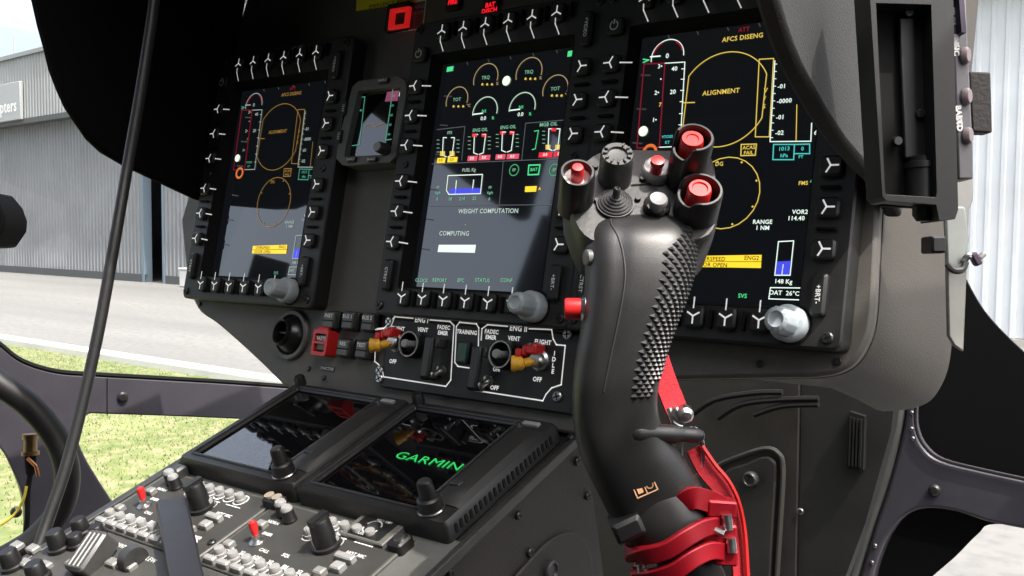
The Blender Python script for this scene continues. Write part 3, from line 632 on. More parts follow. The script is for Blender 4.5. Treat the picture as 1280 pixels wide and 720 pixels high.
for x, t in ((642.5, 'EP'), (693, 'EP')): d.arc('status_ring', glow('ring_green', (.1, .7, .25), .4), (x, 212.5), .005, 0, 360, .0008); d.text(tg, t, (x, 212.5), .0045)
d.line('status_ring', E_GREEN, [(661, 206.5), (675, 206), (673, 218), (660, 218.5)], .0012, True).text(E_GREEN, 'BAT', (667.3, 212), .005)
d.fill('value_bar', E_YEL, [(656.5, 233), (671, 232.5), (670, 239.5), (656, 240)]).text(E_YEL, 'A', (674.5, 236), .0045)
dw = glow('page_text', (.75, .9, .85), .5)
d.text(dw, 'WEIGHT COMPUTATION', (609.5, 264), .0074, sx=.98).text(dw, 'COMPUTING', (567.5, 292), .0074).text(dw, '.', (582, 279), .007)
d.fill('progress_bar', glow('bar_white', (.8, 1, .85), .75), [(548.5, 306), (595, 306), (593.5, 316), (547, 315)])
for t, x in (('CLOCK', 527), ('REPORT', 549.5), ('EPC', 576), ('STATUS', 603), ('CONF', 633)): d.text(tg, t, (x, 350.5), .0058)
for y in (112, 136): d.text(tg, '- - -', (548 if y < 120 else 543, y), .004, rot=rad(80))
d.flush()

# ================================================================== SMALL PANEL INSTRUMENTS
# ---- standby instrument between the left and centre displays
si = thing('standby_instrument', 'small square standby instrument with grey chamfered bezel and round knob', 'instrument', PM)
def pd(x, y, d=0.): return pan(x, y, d)
ol = [pd(*q, .003) for q in [(440, 108), (448, 101), (497, 94), (507, 101), (508, 112), (494, 196), (487, 203), (436, 207), (427, 206), (420, 198), (422, 178)]]
il = [pd(*q, .003) for q in [(447, 115), (449, 113.5), (497, 107), (501, 107), (500, 112), (488, 190), (486, 193), (440, 195), (431, 196), (430, 195), (432, 182)]]
SIB = mat('standby_bezel', (.11, .11, .105), .45, var=.1, vscale=90)
put('bezel', MB().ring(ol, il, PD, .003, -.005), SIB, si, bevel=.0012)
scb = put('screen', MB().poly([pd(*q, -.0045) for q in [(442, 108), (506, 100), (490, 200), (424, 202)]], -.0045), DGLASS, si)
ds = Draw(scb, 0, -.004)
ds.line('speed_tape', D_GREEN, [(447, 122), (456, 121), (449, 181), (440, 182)], .0008).line('altitude_tape', D_GREEN, [(491, 112), (482, 175), (489, 174)], .0009)
for i in range(5): ds.text(D_GREEN, '-0%d' % i, (492-i*1.6, 120+i*12), .004)
ds.text(D_GREEN, '40', (451, 138), .0042).line('horizon_line', D_AMBER, [(456, 157), (465, 155), (469, 158), (480, 154)], .0006).fill('warning_flag', glow('magenta', (.6, .15, .3), .25), [(484, 115), (499, 113), (497, 126), (481, 127)]).fill('warning_flag', E_WHITE, [(499.5, 115), (503.5, 114.5), (502.5, 120), (498.5, 120.5)]); ds.flush()
for q, w, h in (((481, 101.5), .013, .0055), ((432, 136), .0048, .014), ((426, 171), .0048, .014), ((441, 200), .012, .005), ((467, 200), .011, .005)):
    k = put('key', MB().rbox(0, 0, w, h, .0012, -.002, .003, .0008), KEY, si, T(*pd(*q, .003), .003)); put('lettering', text_into(MB(), 'BARO' if w > h else 'STD', 0, 0, .0042, .0032, rot=0 if w > h else PI/2), WHITE, k)
put('knob', MB().lathe([(.0062, 0), (.0062, .004), (.0058, .0045), (.0055, .012), (.0045, .0135), (0, .0135)], 20), DGREY, si, T(*pd(484, 188, .001), .001)); put('knob_cap', MB().lathe([(.0048, .0136), (.0044, .0144), (0, .0146)], 18), LGREY, si, T(*pd(484, 188, .001), .001))
put('casing', MB().prism([(x*.98-.003, y) for x, y in ol], -.1, PD-.013), BLACK, si)

# ---- round eyeball air vent
vp = pan(366, 419, PD)
av = thing('air_vent', 'round black swivelling air vent low on the left of the panel', 'air vent', PM @ T(*vp, PD))
put('flange', MB().lathe([(.0265, 0), (.0265, .003), (.025, .005), (.0215, .005), (.0205, .003), (.0195, -.006), (0, -.006)], 32), mat('vent_flange', (.10, .097, .09), .45, var=.15), av)
put('ball', MB().at(Rx(rad(-6)) @ Ry(rad(-10))).lathe([(.0205*math.cos(rad(a)), .0205*math.sin(rad(a))-.004) for a in range(-60, 46, 10)]+[(.0142, .0108), (.0138, .0155), (.0128, .0162), (.0118, .0155), (.0112, -.006), (0, -.006)], 28), mat('vent_ball', (.01, .01, .01), .3), av)
put('vane', MB().at(Rx(rad(-6)) @ Ry(rad(-10))).box(-.011, .011, -.0008, .0008, -.004, .011), BLACK, av)

# ---- annunciator push switches
def sw(x, y, red, txt, label, group='push switches beside the air vent'):
    o = thing('push_switch', label, 'switch', PM @ T(*pan(x, y, PD+.008), PD), group)
    put('body', MB().rbox(0, 0, .0185, .019, .002, 0, .006, .001), BLACK, o)
    b = put('button', MB().rbox(0, 0, .0155, .0165, .0018, .0062, .0115, .0012), mat('switch_face', (.07, .072, .07), .35), o)
    put('button_split', MB().stroke([(-.0077, -.001), (.0077, -.001)], .0012, .0117), MATTE, b)
    put('lettering', text_into(MB(), txt, 0, .0038, .0052, .0118, bold=.0001), WHITE, b)
    if red:
        g_ = put('guard', MB().ring(quad_outline(-.0108, .0108, -.013, .0125, .002), quad_outline(-.0078, .0078, -.0095, .0085, .0015), .0, .014), RED, o)
        put('guard_bar', MB().box(-.0078, .0078, -.0015, .0008, .0125, .0145), RED, g_); put('guard_hinge', MB().at(T(0, .0125, .010) @ Ry(PI/2)).lathe([(.003, -.007), (.003, .007)], 10), RED, g_)
sw(413.5, 400, 0, 'INST', 'grey push switch above the red guarded one'); sw(437, 401, 0, 'BUS 1', 'middle grey push switch in the upper row of three'); sw(461.5, 403, 0, 'BUS 2', 'grey push switch at the right end of the upper row')
sw(405, 428.5, 1, 'MASTER', 'push switch under a red plastic guard next to the air vent'); sw(431, 435, 0, 'RES', 'grey push switch just right of the red guarded one'); sw(454, 437, 0, 'TEST', 'grey push switch nearest the left yellow engine lever')

# ---- engine control panel
EPD = PD+.006
ec = thing('engine_control_panel', 'black engine panel with white outlines, two yellow levers and red guards', 'control panel', PM)
e0 = [pan(*q, EPD) for q in [(478, 392), (715, 404), (708, 506), (471, 478)]]
put('plate', MB().prism([(-.101, -.0185), (.1155, -.0185), (.1155, -.084), (-.101, -.084)], PD, EPD), mat('engine_plate', (.014, .014, .014), .5, var=.2, vscale=60, bump=.1), ec, bevel=.0015)
zb = EPD+.0006
def pe(x, y): return pan(x, y, EPD)
def outline(pts): put('border_line', MB().stroke([pe(*q) for q in pts], .0012, zb), LEGEND, ec)
outline([(494, 396), (480, 411), (470, 412), (470, 445)][:3]); outline([(472, 411), (489, 409), (494, 396), (517, 398)]); outline([(538, 400), (563, 402), (568, 407), (564, 475), (558, 483), (480, 471), (478, 461), (473, 455), (469, 452), (470, 430)])
outline([(575, 403), (596, 405), (599, 410), (598, 455), (594, 461), (573, 458), (569, 453), (571, 408), (575, 403)])
outline([(635, 408), (610, 406), (603, 411), (602, 425)]); outline([(662, 411), (690, 412), (692, 424), (696, 431), (707, 432), (702, 481), (690, 485), (683, 493), (679, 501), (594, 488)])
for t, x, y, s_ in (('ENG I', 527.5, 400.5, .0082), ('FLIGHT', 498, 411, .0064), ('VENT', 529, 412.5, .0064), ('FADEC', 555, 409.5, .0062), ('EMER', 554, 416.5, .0062), ('TRAINING', 584, 415.5, .0062), ('FADEC', 615, 415, .0062), ('EMER', 614, 422, .0062), ('VENT', 643, 423.5, .0064), ('ENG II', 648.5, 411, .0082), ('FLIGHT', 679, 428, .0064), ('OFF', 491.5, 452, .0064), ('ON', 621, 462, .006), ('OFF', 618.5, 485, .0064), ('OFF', 672, 474.5, .0064)):
    put('lettering', text_into(MB(), t, *pe(x, y), s_*.82, zb, bold=.0002, sx=.95).mesh('lettering', 0), LEGEND, ec)
for i, ch in enumerate('IDLE'): put('lettering', text_into(MB(), ch, *pe(693.5-i*.7, 442+i*7.5), .0052, zb, bold=.0002).mesh('lettering', 0), LEGEND, ec)
def toggle(x, y):
    p = pe(x, y); o = put('toggle_base', MB().lathe([(.0088, 0), (.0088, .003), (.0065, .0045), (.0065, .009), (.005, .011), (0, .011)], 18), STEEL, ec, T(*p, EPD))
    # yellow lever points left and out
    put('lever', MB().tube(smooth_path([(0, 0, .006), (-.003, -.0025, .012), (-.007, -.0045, .0175), (-.011, -.0055, .0215), (-.0135, -.006, .0235)], 4), [.0022]*4+[.0038]*4+[.0058]*4+[.0066]*4+[.0045], 14), YELLOW, o)
    gq = put('guard', MB().box(-.007, .003, .004, .013, 0, .015).box(-.012, -.007, .002, .011, .004, .014).box(-.018, -.012, .0, .008, .008, .015), RED, o, bevel=.0016)
    put('guard_pin', MB().tube([(-.002, .0135, .004), (-.002, .012, .0165)], .0011, 8), STEEL, o)
toggle(498, 429); toggle(677, 451)
for x, y in ((519.5, 431.5), (633.5, 444.5)):
    o = put('rotary_guard', MB().ring([(.0125*math.cos(2*PI*i/24), .0125*math.sin(2*PI*i/24)) for i in range(24)], [(.0098*math.cos(2*PI*i/24), .0098*math.sin(2*PI*i/24)) for i in range(24)], 0, .010), BLACK, ec, T(*pe(x, y), EPD), bevel=.001)
    put('guard_rim', MB().arc(0, 0, .0112, 0, 360, .0012, .0104), GREYP, o)
    put('switch_tip', MB().lathe([(.0045, 0), (.0035, .004), (.0032, .012), (.0042, .0135), (.0036, .016), (0, .0165)], 14), LGREY, o)
for x, y in ((545, 449), (604, 462)):
    o = put('fadec_guard', MB().at(T(*pe(x, y), EPD)).prism([(-.0045, -.0175), (.0045, -.0175), (.0055, .019), (-.0045, .019)], .009, .014).box(.0058, .0105, .010, .019, 0, .012).box(-.0045, .0045, -.0175, -.0125, 0, .009), DGREY, ec, bevel=.0015)
    put('guard_hinge', MB().at(T(*pe(x-2, y+22), EPD+.008) @ Ry(PI/2)).lathe([(.004, -.007), (.004, .007)], 12), BLACK, o)
    put('toggle_switch', MB().lathe([(.0055, 0), (.0055, .002), (.003, .003), (.0022, .003), (.003, .013), (0, .0145)], 14), STEEL, ec, T(*pe(x+8, y+14), EPD) @ Rx(rad(25)))
g_ = put('training_light', MB().rbox(*pe(581, 441), .0135, .0195, .0015, EPD, EPD+.0035, .0008), BLACK, ec)
put('lens', MB().rbox(*pe(581, 441), .0105, .0165, .001, EPD+.0034, EPD+.0042, .0004), GREENL, g_)
for q in ((487, 402), (475, 463), (475, 473), (710, 418), (697, 496)): screw(ec, *pe(*q), EPD, .0045)

# ---- warning annunciators and the yellow placard at the top
yp = thing('yellow_placard', 'bright yellow placard strip at the top of the panel', 'placard', PM)
a, b_ = pan(446, 13, PD), pan(532, -1, PD)
put('plate', MB().prism([pan(446, 14, PD), pan(531, 0, PD), pan(534, -16, PD), pan(447, -3, PD)], PD, PD+.0012), YPLAC, yp)
put('lettering', text_into(MB(), 'EMERGENCY  RELEASE', *pan(490, 4.5, PD), .0062, PD+.0016), MATTE, yp)
wl = thing('warning_light', 'red illuminated square warning button in a white bracket outline', 'warning light', PM)
put('housing', MB().rbox(*pan(500, 23, PD), .031, .03, .002, PD, PD+.006, .001), BLACK, wl)
put('guard', MB().ring([pan(*q, PD+.01) for q in [(487, 11), (512, 7), (509, 33), (484, 37)]], [pan(*q, PD+.01) for q in [(492, 15.5), (506.5, 13), (504.5, 29), (490.5, 31.5)]], PD+.006, PD+.010), mat('lit_red_guard', (.4, .01, .01), .4, emit=(1, .02, .02), estr=.25), wl, bevel=.001)
put('bracket_line', MB().stroke([pan(*q, PD) for q in [(511, 5), (533, 0), (529, 36), (491, 41)]], .0012, PD+.0006), WHITE, wl)
put('lettering', text_into(MB(), 'CARGO', *pan(524, 9, PD), .0055, PD+.0006), GREYP, wl); put('lettering', text_into(MB(), 'HOOK', *pan(523, 16, PD), .0055, PD+.0006), GREYP, wl)
for x, y, t, l in ((566, 3, 'FIRE', 'left small red lit caption above the centre display'), (612.5, 10, 'BAT DISCH', 'right small red lit caption above the centre display')):
    o = thing('warning_caption', l, 'warning light', PM, 'red captions above the centre display')
    p = pan(x, y, PD+.003); put('housing', MB().rbox(*p, .019, .016, .0015, PD, PD+.003, .0008), BLACK, o)
    ws = t.split()
    for i, w in enumerate(ws): put('lettering', text_into(MB(), w, p[0], p[1]+(.0028-.0056*i if len(ws) > 1 else 0), .0062, PD+.0034, bold=.0003), E_WARN, o)
# printed heading over the left display
hm = MB(); text_into(hm, 'LVNAE', *pan(371, 61, 0), .007, .0004, rot=rad(4))

# ================================================================== CENTRE CONSOLE
cc = thing('centre_console', 'grey sloping centre console between the seats', 'console', CM)
CD = -.018
prof = [(-.60, CD-.02), (-.60, CD), (.165, CD), (.165, CD-.5), (-.6, CD-.6)]
XY = frame((0, 1, 0), (0, 0, 1), (1, 0, 0), (0, 0, 0))
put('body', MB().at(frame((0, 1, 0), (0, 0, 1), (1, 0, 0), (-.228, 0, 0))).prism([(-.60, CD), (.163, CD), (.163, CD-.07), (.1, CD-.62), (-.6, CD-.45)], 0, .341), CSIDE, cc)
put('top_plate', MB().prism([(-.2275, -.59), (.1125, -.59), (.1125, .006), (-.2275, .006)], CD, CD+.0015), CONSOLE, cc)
put('edge_strip', MB().box(-.236, -.2275, -.6, .165, CD-.004, CD+.004), DGREY, cc, bevel=.001)
put('edge_strip', MB().box(.1127, .118, -.6, .165, CD-.006, CD+.002), DGREY, cc, bevel=.001)
CPX = .113
SIDEM = CM.inverted() @ frame((0, 1, 0), (0, 0, 1), (1, 0, 0), (CPX, 0, 0))
def cside(x, y): q = on_plane(x, y, (1, 0, 0), (CPX, 0, 0)); return (q[1], q[2])
for q in ((647, 644), (661, 690), (733, 619), (720, 576), (562, 716), (713, 548)):
    p = cside(*q); screw(cc, *p, .001, .0036, None, SIDEM)
hatch = curve2([cside(*q) for q in [(600, 790), (630, 735), (655, 704), (680, 678), (703, 665), (722, 668), (735, 690), (738, 730), (735, 790)]], 4)
put('access_hatch', MB().at(SIDEM).prism(hatch, 0, .003), CSIDE, cc, bevel=.0015)
p = cside(683, 712); put('hatch_lock', MB().at(SIDEM @ T(*p, .003)).lathe([(.0085, 0), (.0085, .003), (.0065, .004), (.005, .002), (0, .002)], 16), DGREY, cc)

# ---- two touchscreen navigators
def navigator(x0, x1, label, logo):
    s0, s1, h = 0., .146, .018; w = x1-x0
    o = thing('touchscreen_navigator', label, 'navigator', CM @ T(x0, 0, 0), 'touchscreen navigators on the console')
    sx0, sx1, sy0, sy1 = .012, w-.036, .012, .136
    outer = quad_outline(0, w, s0, s1, .004); inner = quad_outline(sx0-.002, sx1+.002, sy0-.002, sy1+.002, .0015); in2 = quad_outline(sx0, sx1, sy0, sy1, .001)
    b = MB().loops([[(x, y, CD+.0016) for x, y in outer], [(x, y, -.004) for x, y in outer], [(w/2+(x-w/2)*.97, .073+(y-.073)*.975, 0) for x, y in outer], [(x, y, 0) for x, y in inner], [(x, y, -.0028) for x, y in in2]], False, False)
    put('bezel', b, mat('navigator_bezel', (.018, .018, .018), .42, var=.2, vscale=90, bump=.1), o)
    sc = put('screen', MB().rect(sx0-.001, sx1+.001, sy0-.001, sy1+.001, -.0026), DGLASS, o)
    put('rim', MB().tube([(x, y, .0004) for x, y in inner]+[(*inner[0], .0004)], .0011, 6), DGREY, o)
    # raised right-hand spine with slots
    L = []
    for yy, k in ((.020, .2), (.03, .8), (.05, 1), (.10, 1), (.118, .8), (.128, .2)):
        L.append([(sx1+.006, yy, .0), (sx1+.010, yy, .0045*k), (sx1+.02, yy, .0065*k), (w-.006, yy, .0045*k), (w-.0025, yy, .0)])
    put('spine', MB().loops(L, True, True, closed=False), BEZEL, o)
    put('side_tab', MB().prism([(-.003, .085), (0, .08), (0, .14), (-.003, .137)], CD+.004, -.002), BLACK, o, bevel=.001)
    k = put('knob', MB().lathe([(.0105, 0), (.0105, .001), (.0095, .002), (.0088, .010), (.0075, .0112), (.0062, .0115), (.0058, .0225), (.0052, .024), (0, .024)], 24), BLACK, o, T(w-.022, .012, 0))
    put('knob_rim', MB().tube([(.0098*math.cos(t*PI/8), .0098*math.sin(t*PI/8), .0015) for t in range(17)], .0008, 5), STEEL, k); put('knob_cap', MB().lathe([(.0048, .0241), (.0044, .0248), (0, .025)], 16), DGREY, k)
    put('locking_peg', MB().lathe([(.0055, 0), (.0055, .008), (.0045, .0105), (0, .0105)], 6), BLACK, o, T(.012, .142, 0))
    put('home_key', MB().rbox(w-.020, .040, .010, .006, .001, .004, .0068, .0006), DGREY, o)
    put('card_slot', MB().box(w-.028, w-.012, .134, .139, -.001, .0022), LGREY, o, bevel=.0006); put('indicator_stud', MB().lathe([(.003, 0), (.003, .002), (0, .0028)], 10), STEEL, o, T(sx1+.004, .134, 0))
    if logo:
        for i in range(22): put('vent_slot', shared('vslot', lambda: MB().rbox(0, 0, .0028, .0075, .0012, 0, .0006).mesh('vent_slot')), MATTE, o, T(w+.0001, .010+i*.0058, -.0085) @ Ry(PI/2) @ Rz(PI/2))
        p = con(535, 577, -.0026); lg = put('lettering', text_into(MB(), 'GARMIN', 0, 0, .0135, .0006, sx=1.32, bold=-.00005), glow('logo_green', (.03, .8, .16), .6), sc, T(p[0]-x0, p[1], -.0026))
        for q in ((.135,), ): pass
    return o
nav_l = navigator(-.212, -.0545, 'left touchscreen navigator on the console reflecting white sky', False)
nav_r = navigator(-.0525, .1075, 'right touchscreen navigator on the console showing a green brand word', True)

# ---- intercom panels with rows of keys
def cknob(o, x, y, r, h, cap, name='knob', m=None):
    k = put(name, shared(('ck', r, h), lambda: MB().lathe([(r, 0), (r, h*.15), (r*.92, h*.2), (r*.85, h*.85), (r*.7, h), (0, h)], 16).mesh(name)), m or BLACK, o, T(x, y, 0))
    if cap: put('knob_cap', shared(('cc', r, h), lambda: MB().lathe([(r*.84, h*.72), (r*.84, h*.95), (r*.6, h*1.12), (0, h*1.14)], 14).mesh('knob_cap')), cap, k)
    return k
def round_key(o, x, y):
    k = put('round_key', shared('rk', lambda: MB().lathe([(.0048, 0), (.0048, .0025), (.0040, .003), (.0040, .0062), (.0034, .0072), (0, .0074)], 14).mesh('round_key')), KEYCAP, o, T(x, y, 0))
    put('key_collar', shared('rkc', lambda: MB().arc(0, 0, .0063, 200, 500, .0011, .0006).mesh('key_collar', 0)), WHITE, o, T(x, y, 0))
def flat_key(o, x, y, w=.011, h=.009, m=None): put('flat_key', shared(('fk', w, h), lambda: MB().rbox(0, 0, w, h, .0012, 0, .0048, .001).mesh('flat_key')), m or KEYCAP, o, T(x, y, 0))
def toggle_red(o, x, y):
    b = put('toggle_base', shared('tb', lambda: MB().lathe([(.0062, 0), (.0062, .0012), (.005, .002), (.003, .0025), (.0025, .006), (0, .006)], 14).mesh('toggle_base')), STEEL, o, T(x, y, 0))
    put('toggle_lever', shared('tl', lambda: MB().at(Rx(rad(-12)) @ Ry(rad(-10))).lathe([(.0018, .003), (.0024, .007), (.0034, .012), (.0032, .0155), (.0016, .017), (0, .017)], 12).mesh('toggle_lever')), RED, b)
def selector(o, x, y, r=.009, h=.024, tilt=0):
    k = put('selector_knob', shared(('sel', r, h), lambda: MB().lathe([(r*1.25, 0), (r*1.25, .003), (r, .0035), (r*.86, h*.92), (r*.72, h), (0, h)], 20).box(-r*.34, r*.34, -r*.9, r*.9, h*.9, h*1.08).mesh('selector_knob')), BLACK, o, T(x, y, 0) @ Rz(tilt))
    put('pointer_line', shared(('selp', r, h), lambda: MB().at(T(0, -r*.95, 0) @ Rx(rad(96))).stroke([(0, h*.12), (0, h*.98)], .0012, .0012).mesh('pointer_line', 0)), WHITE, k)
def intercom(x0, x1, label):
    o = thing('intercom_panel', label, 'control panel', CM @ T(x0, 0, CD+.0015), 'intercom panels on the console'); w = x1-x0
    put('plate', MB().rbox(w/2, -.0455, w-.0012, .083, .0015, 0, .0025, .0008), mat('intercom_plate', (.075, .075, .068), .5, var=.15, vscale=70, bump=.15), o)
    p = bpy.data.objects.new('x', None); bpy.data.objects.remove(p)
    Z = .0026
    top = put('fascia', MB().rect(.003, w-.003, -.084, -.007, Z), mat('intercom_fascia', (.035, .035, .032), .55, var=.15, vscale=70), o)
    class O: pass
    def K(fn, *a, **k):
        n0 = set(o.children); fn(o, *a, **k)
        for c in o.children:
            if c not in n0: c.matrix_basis = T(0, 0, Z) @ c.matrix_basis
    n = 8
    for i in range(n): K(round_key, .014+i*(w-.03)/(n-1)*.93, -.074); 
    for i in range(n): K(flat_key, .013+i*(w-.03)/(n-1)*.93, -.0825, .0125, .0055)
    for i in range(5): K(round_key, w*.42+i*.0135, -.016)
    for i in range(3): K(round_key, w*.42+i*.0135+.004, -.031)
    K(toggle_red, .030, -.052); K(flat_key, .012, -.064, .009, .007, mat('dark_keycap', (.2, .2, .19), .4)); K(flat_key, .017, -.036, .009, .007, mat('dark_keycap', (.2, .2, .19), .4))
    K(selector, w*.60, -.036); K(flat_key, w*.78, -.043, .018, .006); K(flat_key, w*.80, -.053, .010, .008); K(flat_key, w*.74, -.062, .009, .007, mat('dark_keycap', (.2, .2, .19), .4))
    K(cknob, .022, -.018, .0058, .012, LGREY); K(cknob, .034, -.022, .0058, .012, LGREY)
    for x, y in ((.006, -.010), (w-.006, -.010), (.006, -.080), (w-.006, -.066)): screw(o, x, y, Z, .0036)
    rr = random.Random(int(x0*1e4))
    def lw(t, x, y): put('lettering', text_into(MB(), t, x, y, .0044, Z+.0004, bold=.0001).mesh('lettering', 0), WHITE, o)
    for i in range(n): lw(rr.choice(('V1', 'V2', 'FM', 'ADF', 'MKR', 'DME', 'ICS', 'TEL')), .014+i*(w-.03)/(n-1)*.93, -.066)
    for x, y, t in ((.030, -.042, 'EMER'), (w*.6, -.021, 'VOL'), (w*.8, -.036, 'HOT MIC'), (.022, -.029, 'NORM'), (w*.3, -.058, 'CALL'), (w*.45, -.056, 'SQL')): lw(t, x, y)
    for x in (w*.42, w*.42+.027, w*.42+.054): put('print_line', MB().stroke([(x-.009, -.0245), (x+.009, -.0245)], .0009, Z+.0004), WHITE, o)
intercom(-.222, -.073, 'left intercom panel with white keys, red toggle and upright guard bar'); intercom(-.071, .080, 'right intercom panel with white keys and red toggle below the navigators')

# ---- little round test panel and plug beside the navigators
p = con(468, 672, CD); tp = thing('test_knob_panel', 'small square plate with a round dial printed in white below the right navigator', 'control panel', CM @ T(p[0], p[1]+.001, CD+.0015))
put('plate', MB().rbox(0, 0, .044, .027, .001, 0, .006, .0008), mat('test_plate', (.10, .10, .09), .5), tp); put('dial_face', MB().rbox(0, 0, .033, .022, .0015, .006, .0066), BLACK, tp)
put('dial_print', text_into(text_into(MB().arc(0, 0, .0072, 20, 160, .0011, .007).arc(0, 0, .0072, 200, 340, .0011, .007), 'TEST DIM', .004, .0088, .0036, .007), 'FUEL', -.004, -.0088, .0036, .007), WHITE, tp); put('dial', MB().lathe([(.0045, .0066), (.004, .0085), (0, .0085)], 14), DGREY, tp)
p = con(503, 688, CD); pk = thing('panel_fastener', 'black quarter-turn fastener at the right end of the console plate', 'fastener', CM @ T(p[0], p[1], CD+.0015)); put('body', MB().rbox(0, 0, .014, .016, .003, 0, .009, .0015), BLACK, pk); put('screw_head', MB().lathe([(.0045, .009), (.0042, .0105), (0, .0105)], 12), STEEL, pk)
p = con(347, 637, CD); pk = thing('twin_plug', 'small black twin plug on the console between the navigators', 'plug', CM @ T(p[0], p[1], CD+.0015)); put('body', MB().rbox(0, 0, .020, .011, .002, 0, .010, .001), BLACK, pk)
for s in (-1, 1): put('cap', MB().lathe([(.0042, .010), (.0042, .012), (0, .012)], 12), mat('plug_cap', (.25, .22, .17), .5), pk, T(s*.0047, 0, 0))
p = con(222, 598, CD); pk = thing('corner_latch', 'small dark latch block at the far left console corner', 'latch', CM @ T(p[0]+.006, p[1], CD+.0015)); put('body', MB().rbox(0, 0, .014, .012, .002, 0, .012, .002), DGREY, pk)

# ---- lower panel with chunky knobs at the bottom left
lp = thing('selector_panel', 'dark panel with chunky black knobs at the lower left of the console', 'control panel', CM @ T(0, 0, CD+.0015))
put('plate', MB().prism([(-.226, -.26), (.08, -.26), (.08, -.0895), (-.226, -.0895)], 0, .003), mat('selector_plate', (.05, .05, .047), .5, var=.15, vscale=70), lp, bevel=.001)
for i, (x, y, r, h) in enumerate(((106, 672, .0072, .014), (78, 692, .008, .017), (20, 715, .008, .016), (126, 676, .006, .010), (52, 730, .008, .015), (100, 688, .0065, .011))):
    q = con(x, y, CD); put('knob', MB().lathe([(r*1.2, 0), (r*1.2, .003), (r, .004), (r*.9, h*.9), (r*.75, h), (0, h)], 18), BLACK, lp, T(q[0], q[1], .003))
for x, y in ((25, 690), (45, 694), (60, 715), (10, 712), (35, 712), (95, 712), (145, 712), (165, 716)):
    q = con(x, y, CD); put('flat_key', MB().rbox(0, 0, .012, .008, .001, 0, .004, .001), mat('dark_keycap', (.2, .2, .19), .4), lp, T(q[0], q[1], .003))
q = con(135, 704, CD); lv_ = put('tilt_lever', MB().at(T(q[0]-.004, q[1]-.004, .003) @ Rz(rad(8)) @ Rx(rad(24))).rbox(0, 0, .021, .034, .003, 0, .017, .002), mat('tilt_lever', (.05, .05, .048), .4, var=.15), lp)
for s_ in (-.005, .0, .005): put('grip_groove', MB().at(T(q[0]-.004, q[1]-.004, .003) @ Rz(rad(8)) @ Rx(rad(24))).box(s_-.0006, s_+.0006, -.014, .014, .0168, .0176), GREYP, lv_)
q = con(176, 706, CD); put('thumb_wheel', MB().at(T(q[0], q[1]-.004, .006) @ Ry(PI/2)).lathe([(.007, -.006), (.0105, -.005), (.0105, .005), (.007, .006), (0, .006)], 20), DGREY, lp)
put('lettering', text_into(MB(), 'DOWN', *con(152, 688, CD), .006, .0034), WHITE, lp); put('lettering', text_into(MB(), 'SLEW', *con(190, 706, CD), .006, .0034), WHITE, lp)

# ---- upright guard bar standing in front of the intercom panel
gt, gb = con(214, 612, CD+.045), con(250, 735, CD+.02)
A = at(214, 622, .775); B = at(238, 740, .625)
ax = (Vector(A)-Vector(B)).normalized(); sxv = (Vector(cr)-ax*Vector(cr).dot(ax)).normalized(); nz = sxv.cross(ax)
gbM = frame(sxv, ax, nz, B); ln = (Vector(A)-Vector(B)).length
gbar = thing('guard_bar', 'tall flat dark bar standing up across the left intercom panel', 'lever', gbM)
put('blade', MB().prism([(-.0105, -.02), (.0105, -.02), (.0118, ln-.004), (.0100, ln), (-.0100, ln), (-.0118, ln-.004)], -.016, 0), mat('guard_bar_paint', (.016, .016, .02), .4, var=.08), gbar, bevel=.0018)
put('foot', MB().box(-.016, .016, -.045, -.018, -.02, .01), DGREY, gbar, bevel=.002)

# ---- hanging cable in front, dark block at the far left
tag(put('hanging_cable', MB().tube(smooth_path([at(x, y, t) for x, y, t in [(199, -60, .93), (193, 0, .92), (178, 100, .91), (160, 205, .90), (142, 310, .88), (124, 410, .865), (103, 505, .85), (82, 585, .835), (60, 650, .82), (36, 722, .80), (20, 780, .79)]], 6), .0052, 14), RUBBER), 'grey cable hanging from the top past the left window to the console', 'cable')
bM = frame(cr, cu, -cf, at(-17, 275, 1.0))
bb = thing('compass_housing', 'black angular instrument housing cut off at the left edge', 'instrument', bM)
put('housing', MB().prism([(-.05, .032), (.002, .030), (.0135, .016), (.0185, .002), (.0175, -.010), (.006, -.027), (-.05, -.030)], -.05, 0), MATTE, bb, bevel=.003)
put('dial_print', MB().stroke([(.004, .008), (.012, .0)], .0008, .0006).stroke([(.001, -.004), (.006, -.010)], .0008, .0006), GREYP, bb)
put('lettering', hm, GREYP, mfd_l, T(-LX, 0, 0))

# ================================================================== CYCLIC STICK
SO = at(800, 450, .5); SM = frame(cr, cu, -cf, SO); SMi = SM.inverted()
st = thing('cyclic_stick', 'black pistol-grip control stick with red buttons in front of the panel', 'control stick', SM)
KP = .5/1200
def S(x, y, z=0.): return SMi @ Vector(at(x, y, .5-z))
SEC = [(803, 266, 44, 0, -.022, .62), (802, 271, 58, 0, -.018, .68), (800, 281, 67, 0, -.013, .74), (799, 297, 70, 0, -.008, .78), (799, 318, 69, 0, -.0035, .78), (798, 342, 66, 0, .0005, .78), (793, 372, 62, 0, .004, .78), (785, 405, 57, 0, .0065, .78), (776, 440, 54, 0, .008, .78), (770, 475, 52.5, 0, .008, .79), (768, 505, 52, 4, .0065, .80), (771, 532, 53, 9, .004, .82), (780, 558, 55, 16, .001, .85), (795, 584, 57.5, 22, -.002, .88), (809, 609, 59, 27, -.005, .9), (817, 624, 59, 28, -.0065, .9)]
def sec_at(s):
    i = min(int(s), len(SEC)-2); f = s-i
    a, b, c, d = SEC[max(i-1, 0)], SEC[i], SEC[i+1], SEC[min(i+2, len(SEC)-1)]
    return [.5*(2*b[k]+(c[k]-a[k])*f+(2*a[k]-5*b[k]+4*c[k]-d[k])*f*f+(3*b[k]-a[k]-3*c[k]+d[k])*f**3) for k in range(6)]
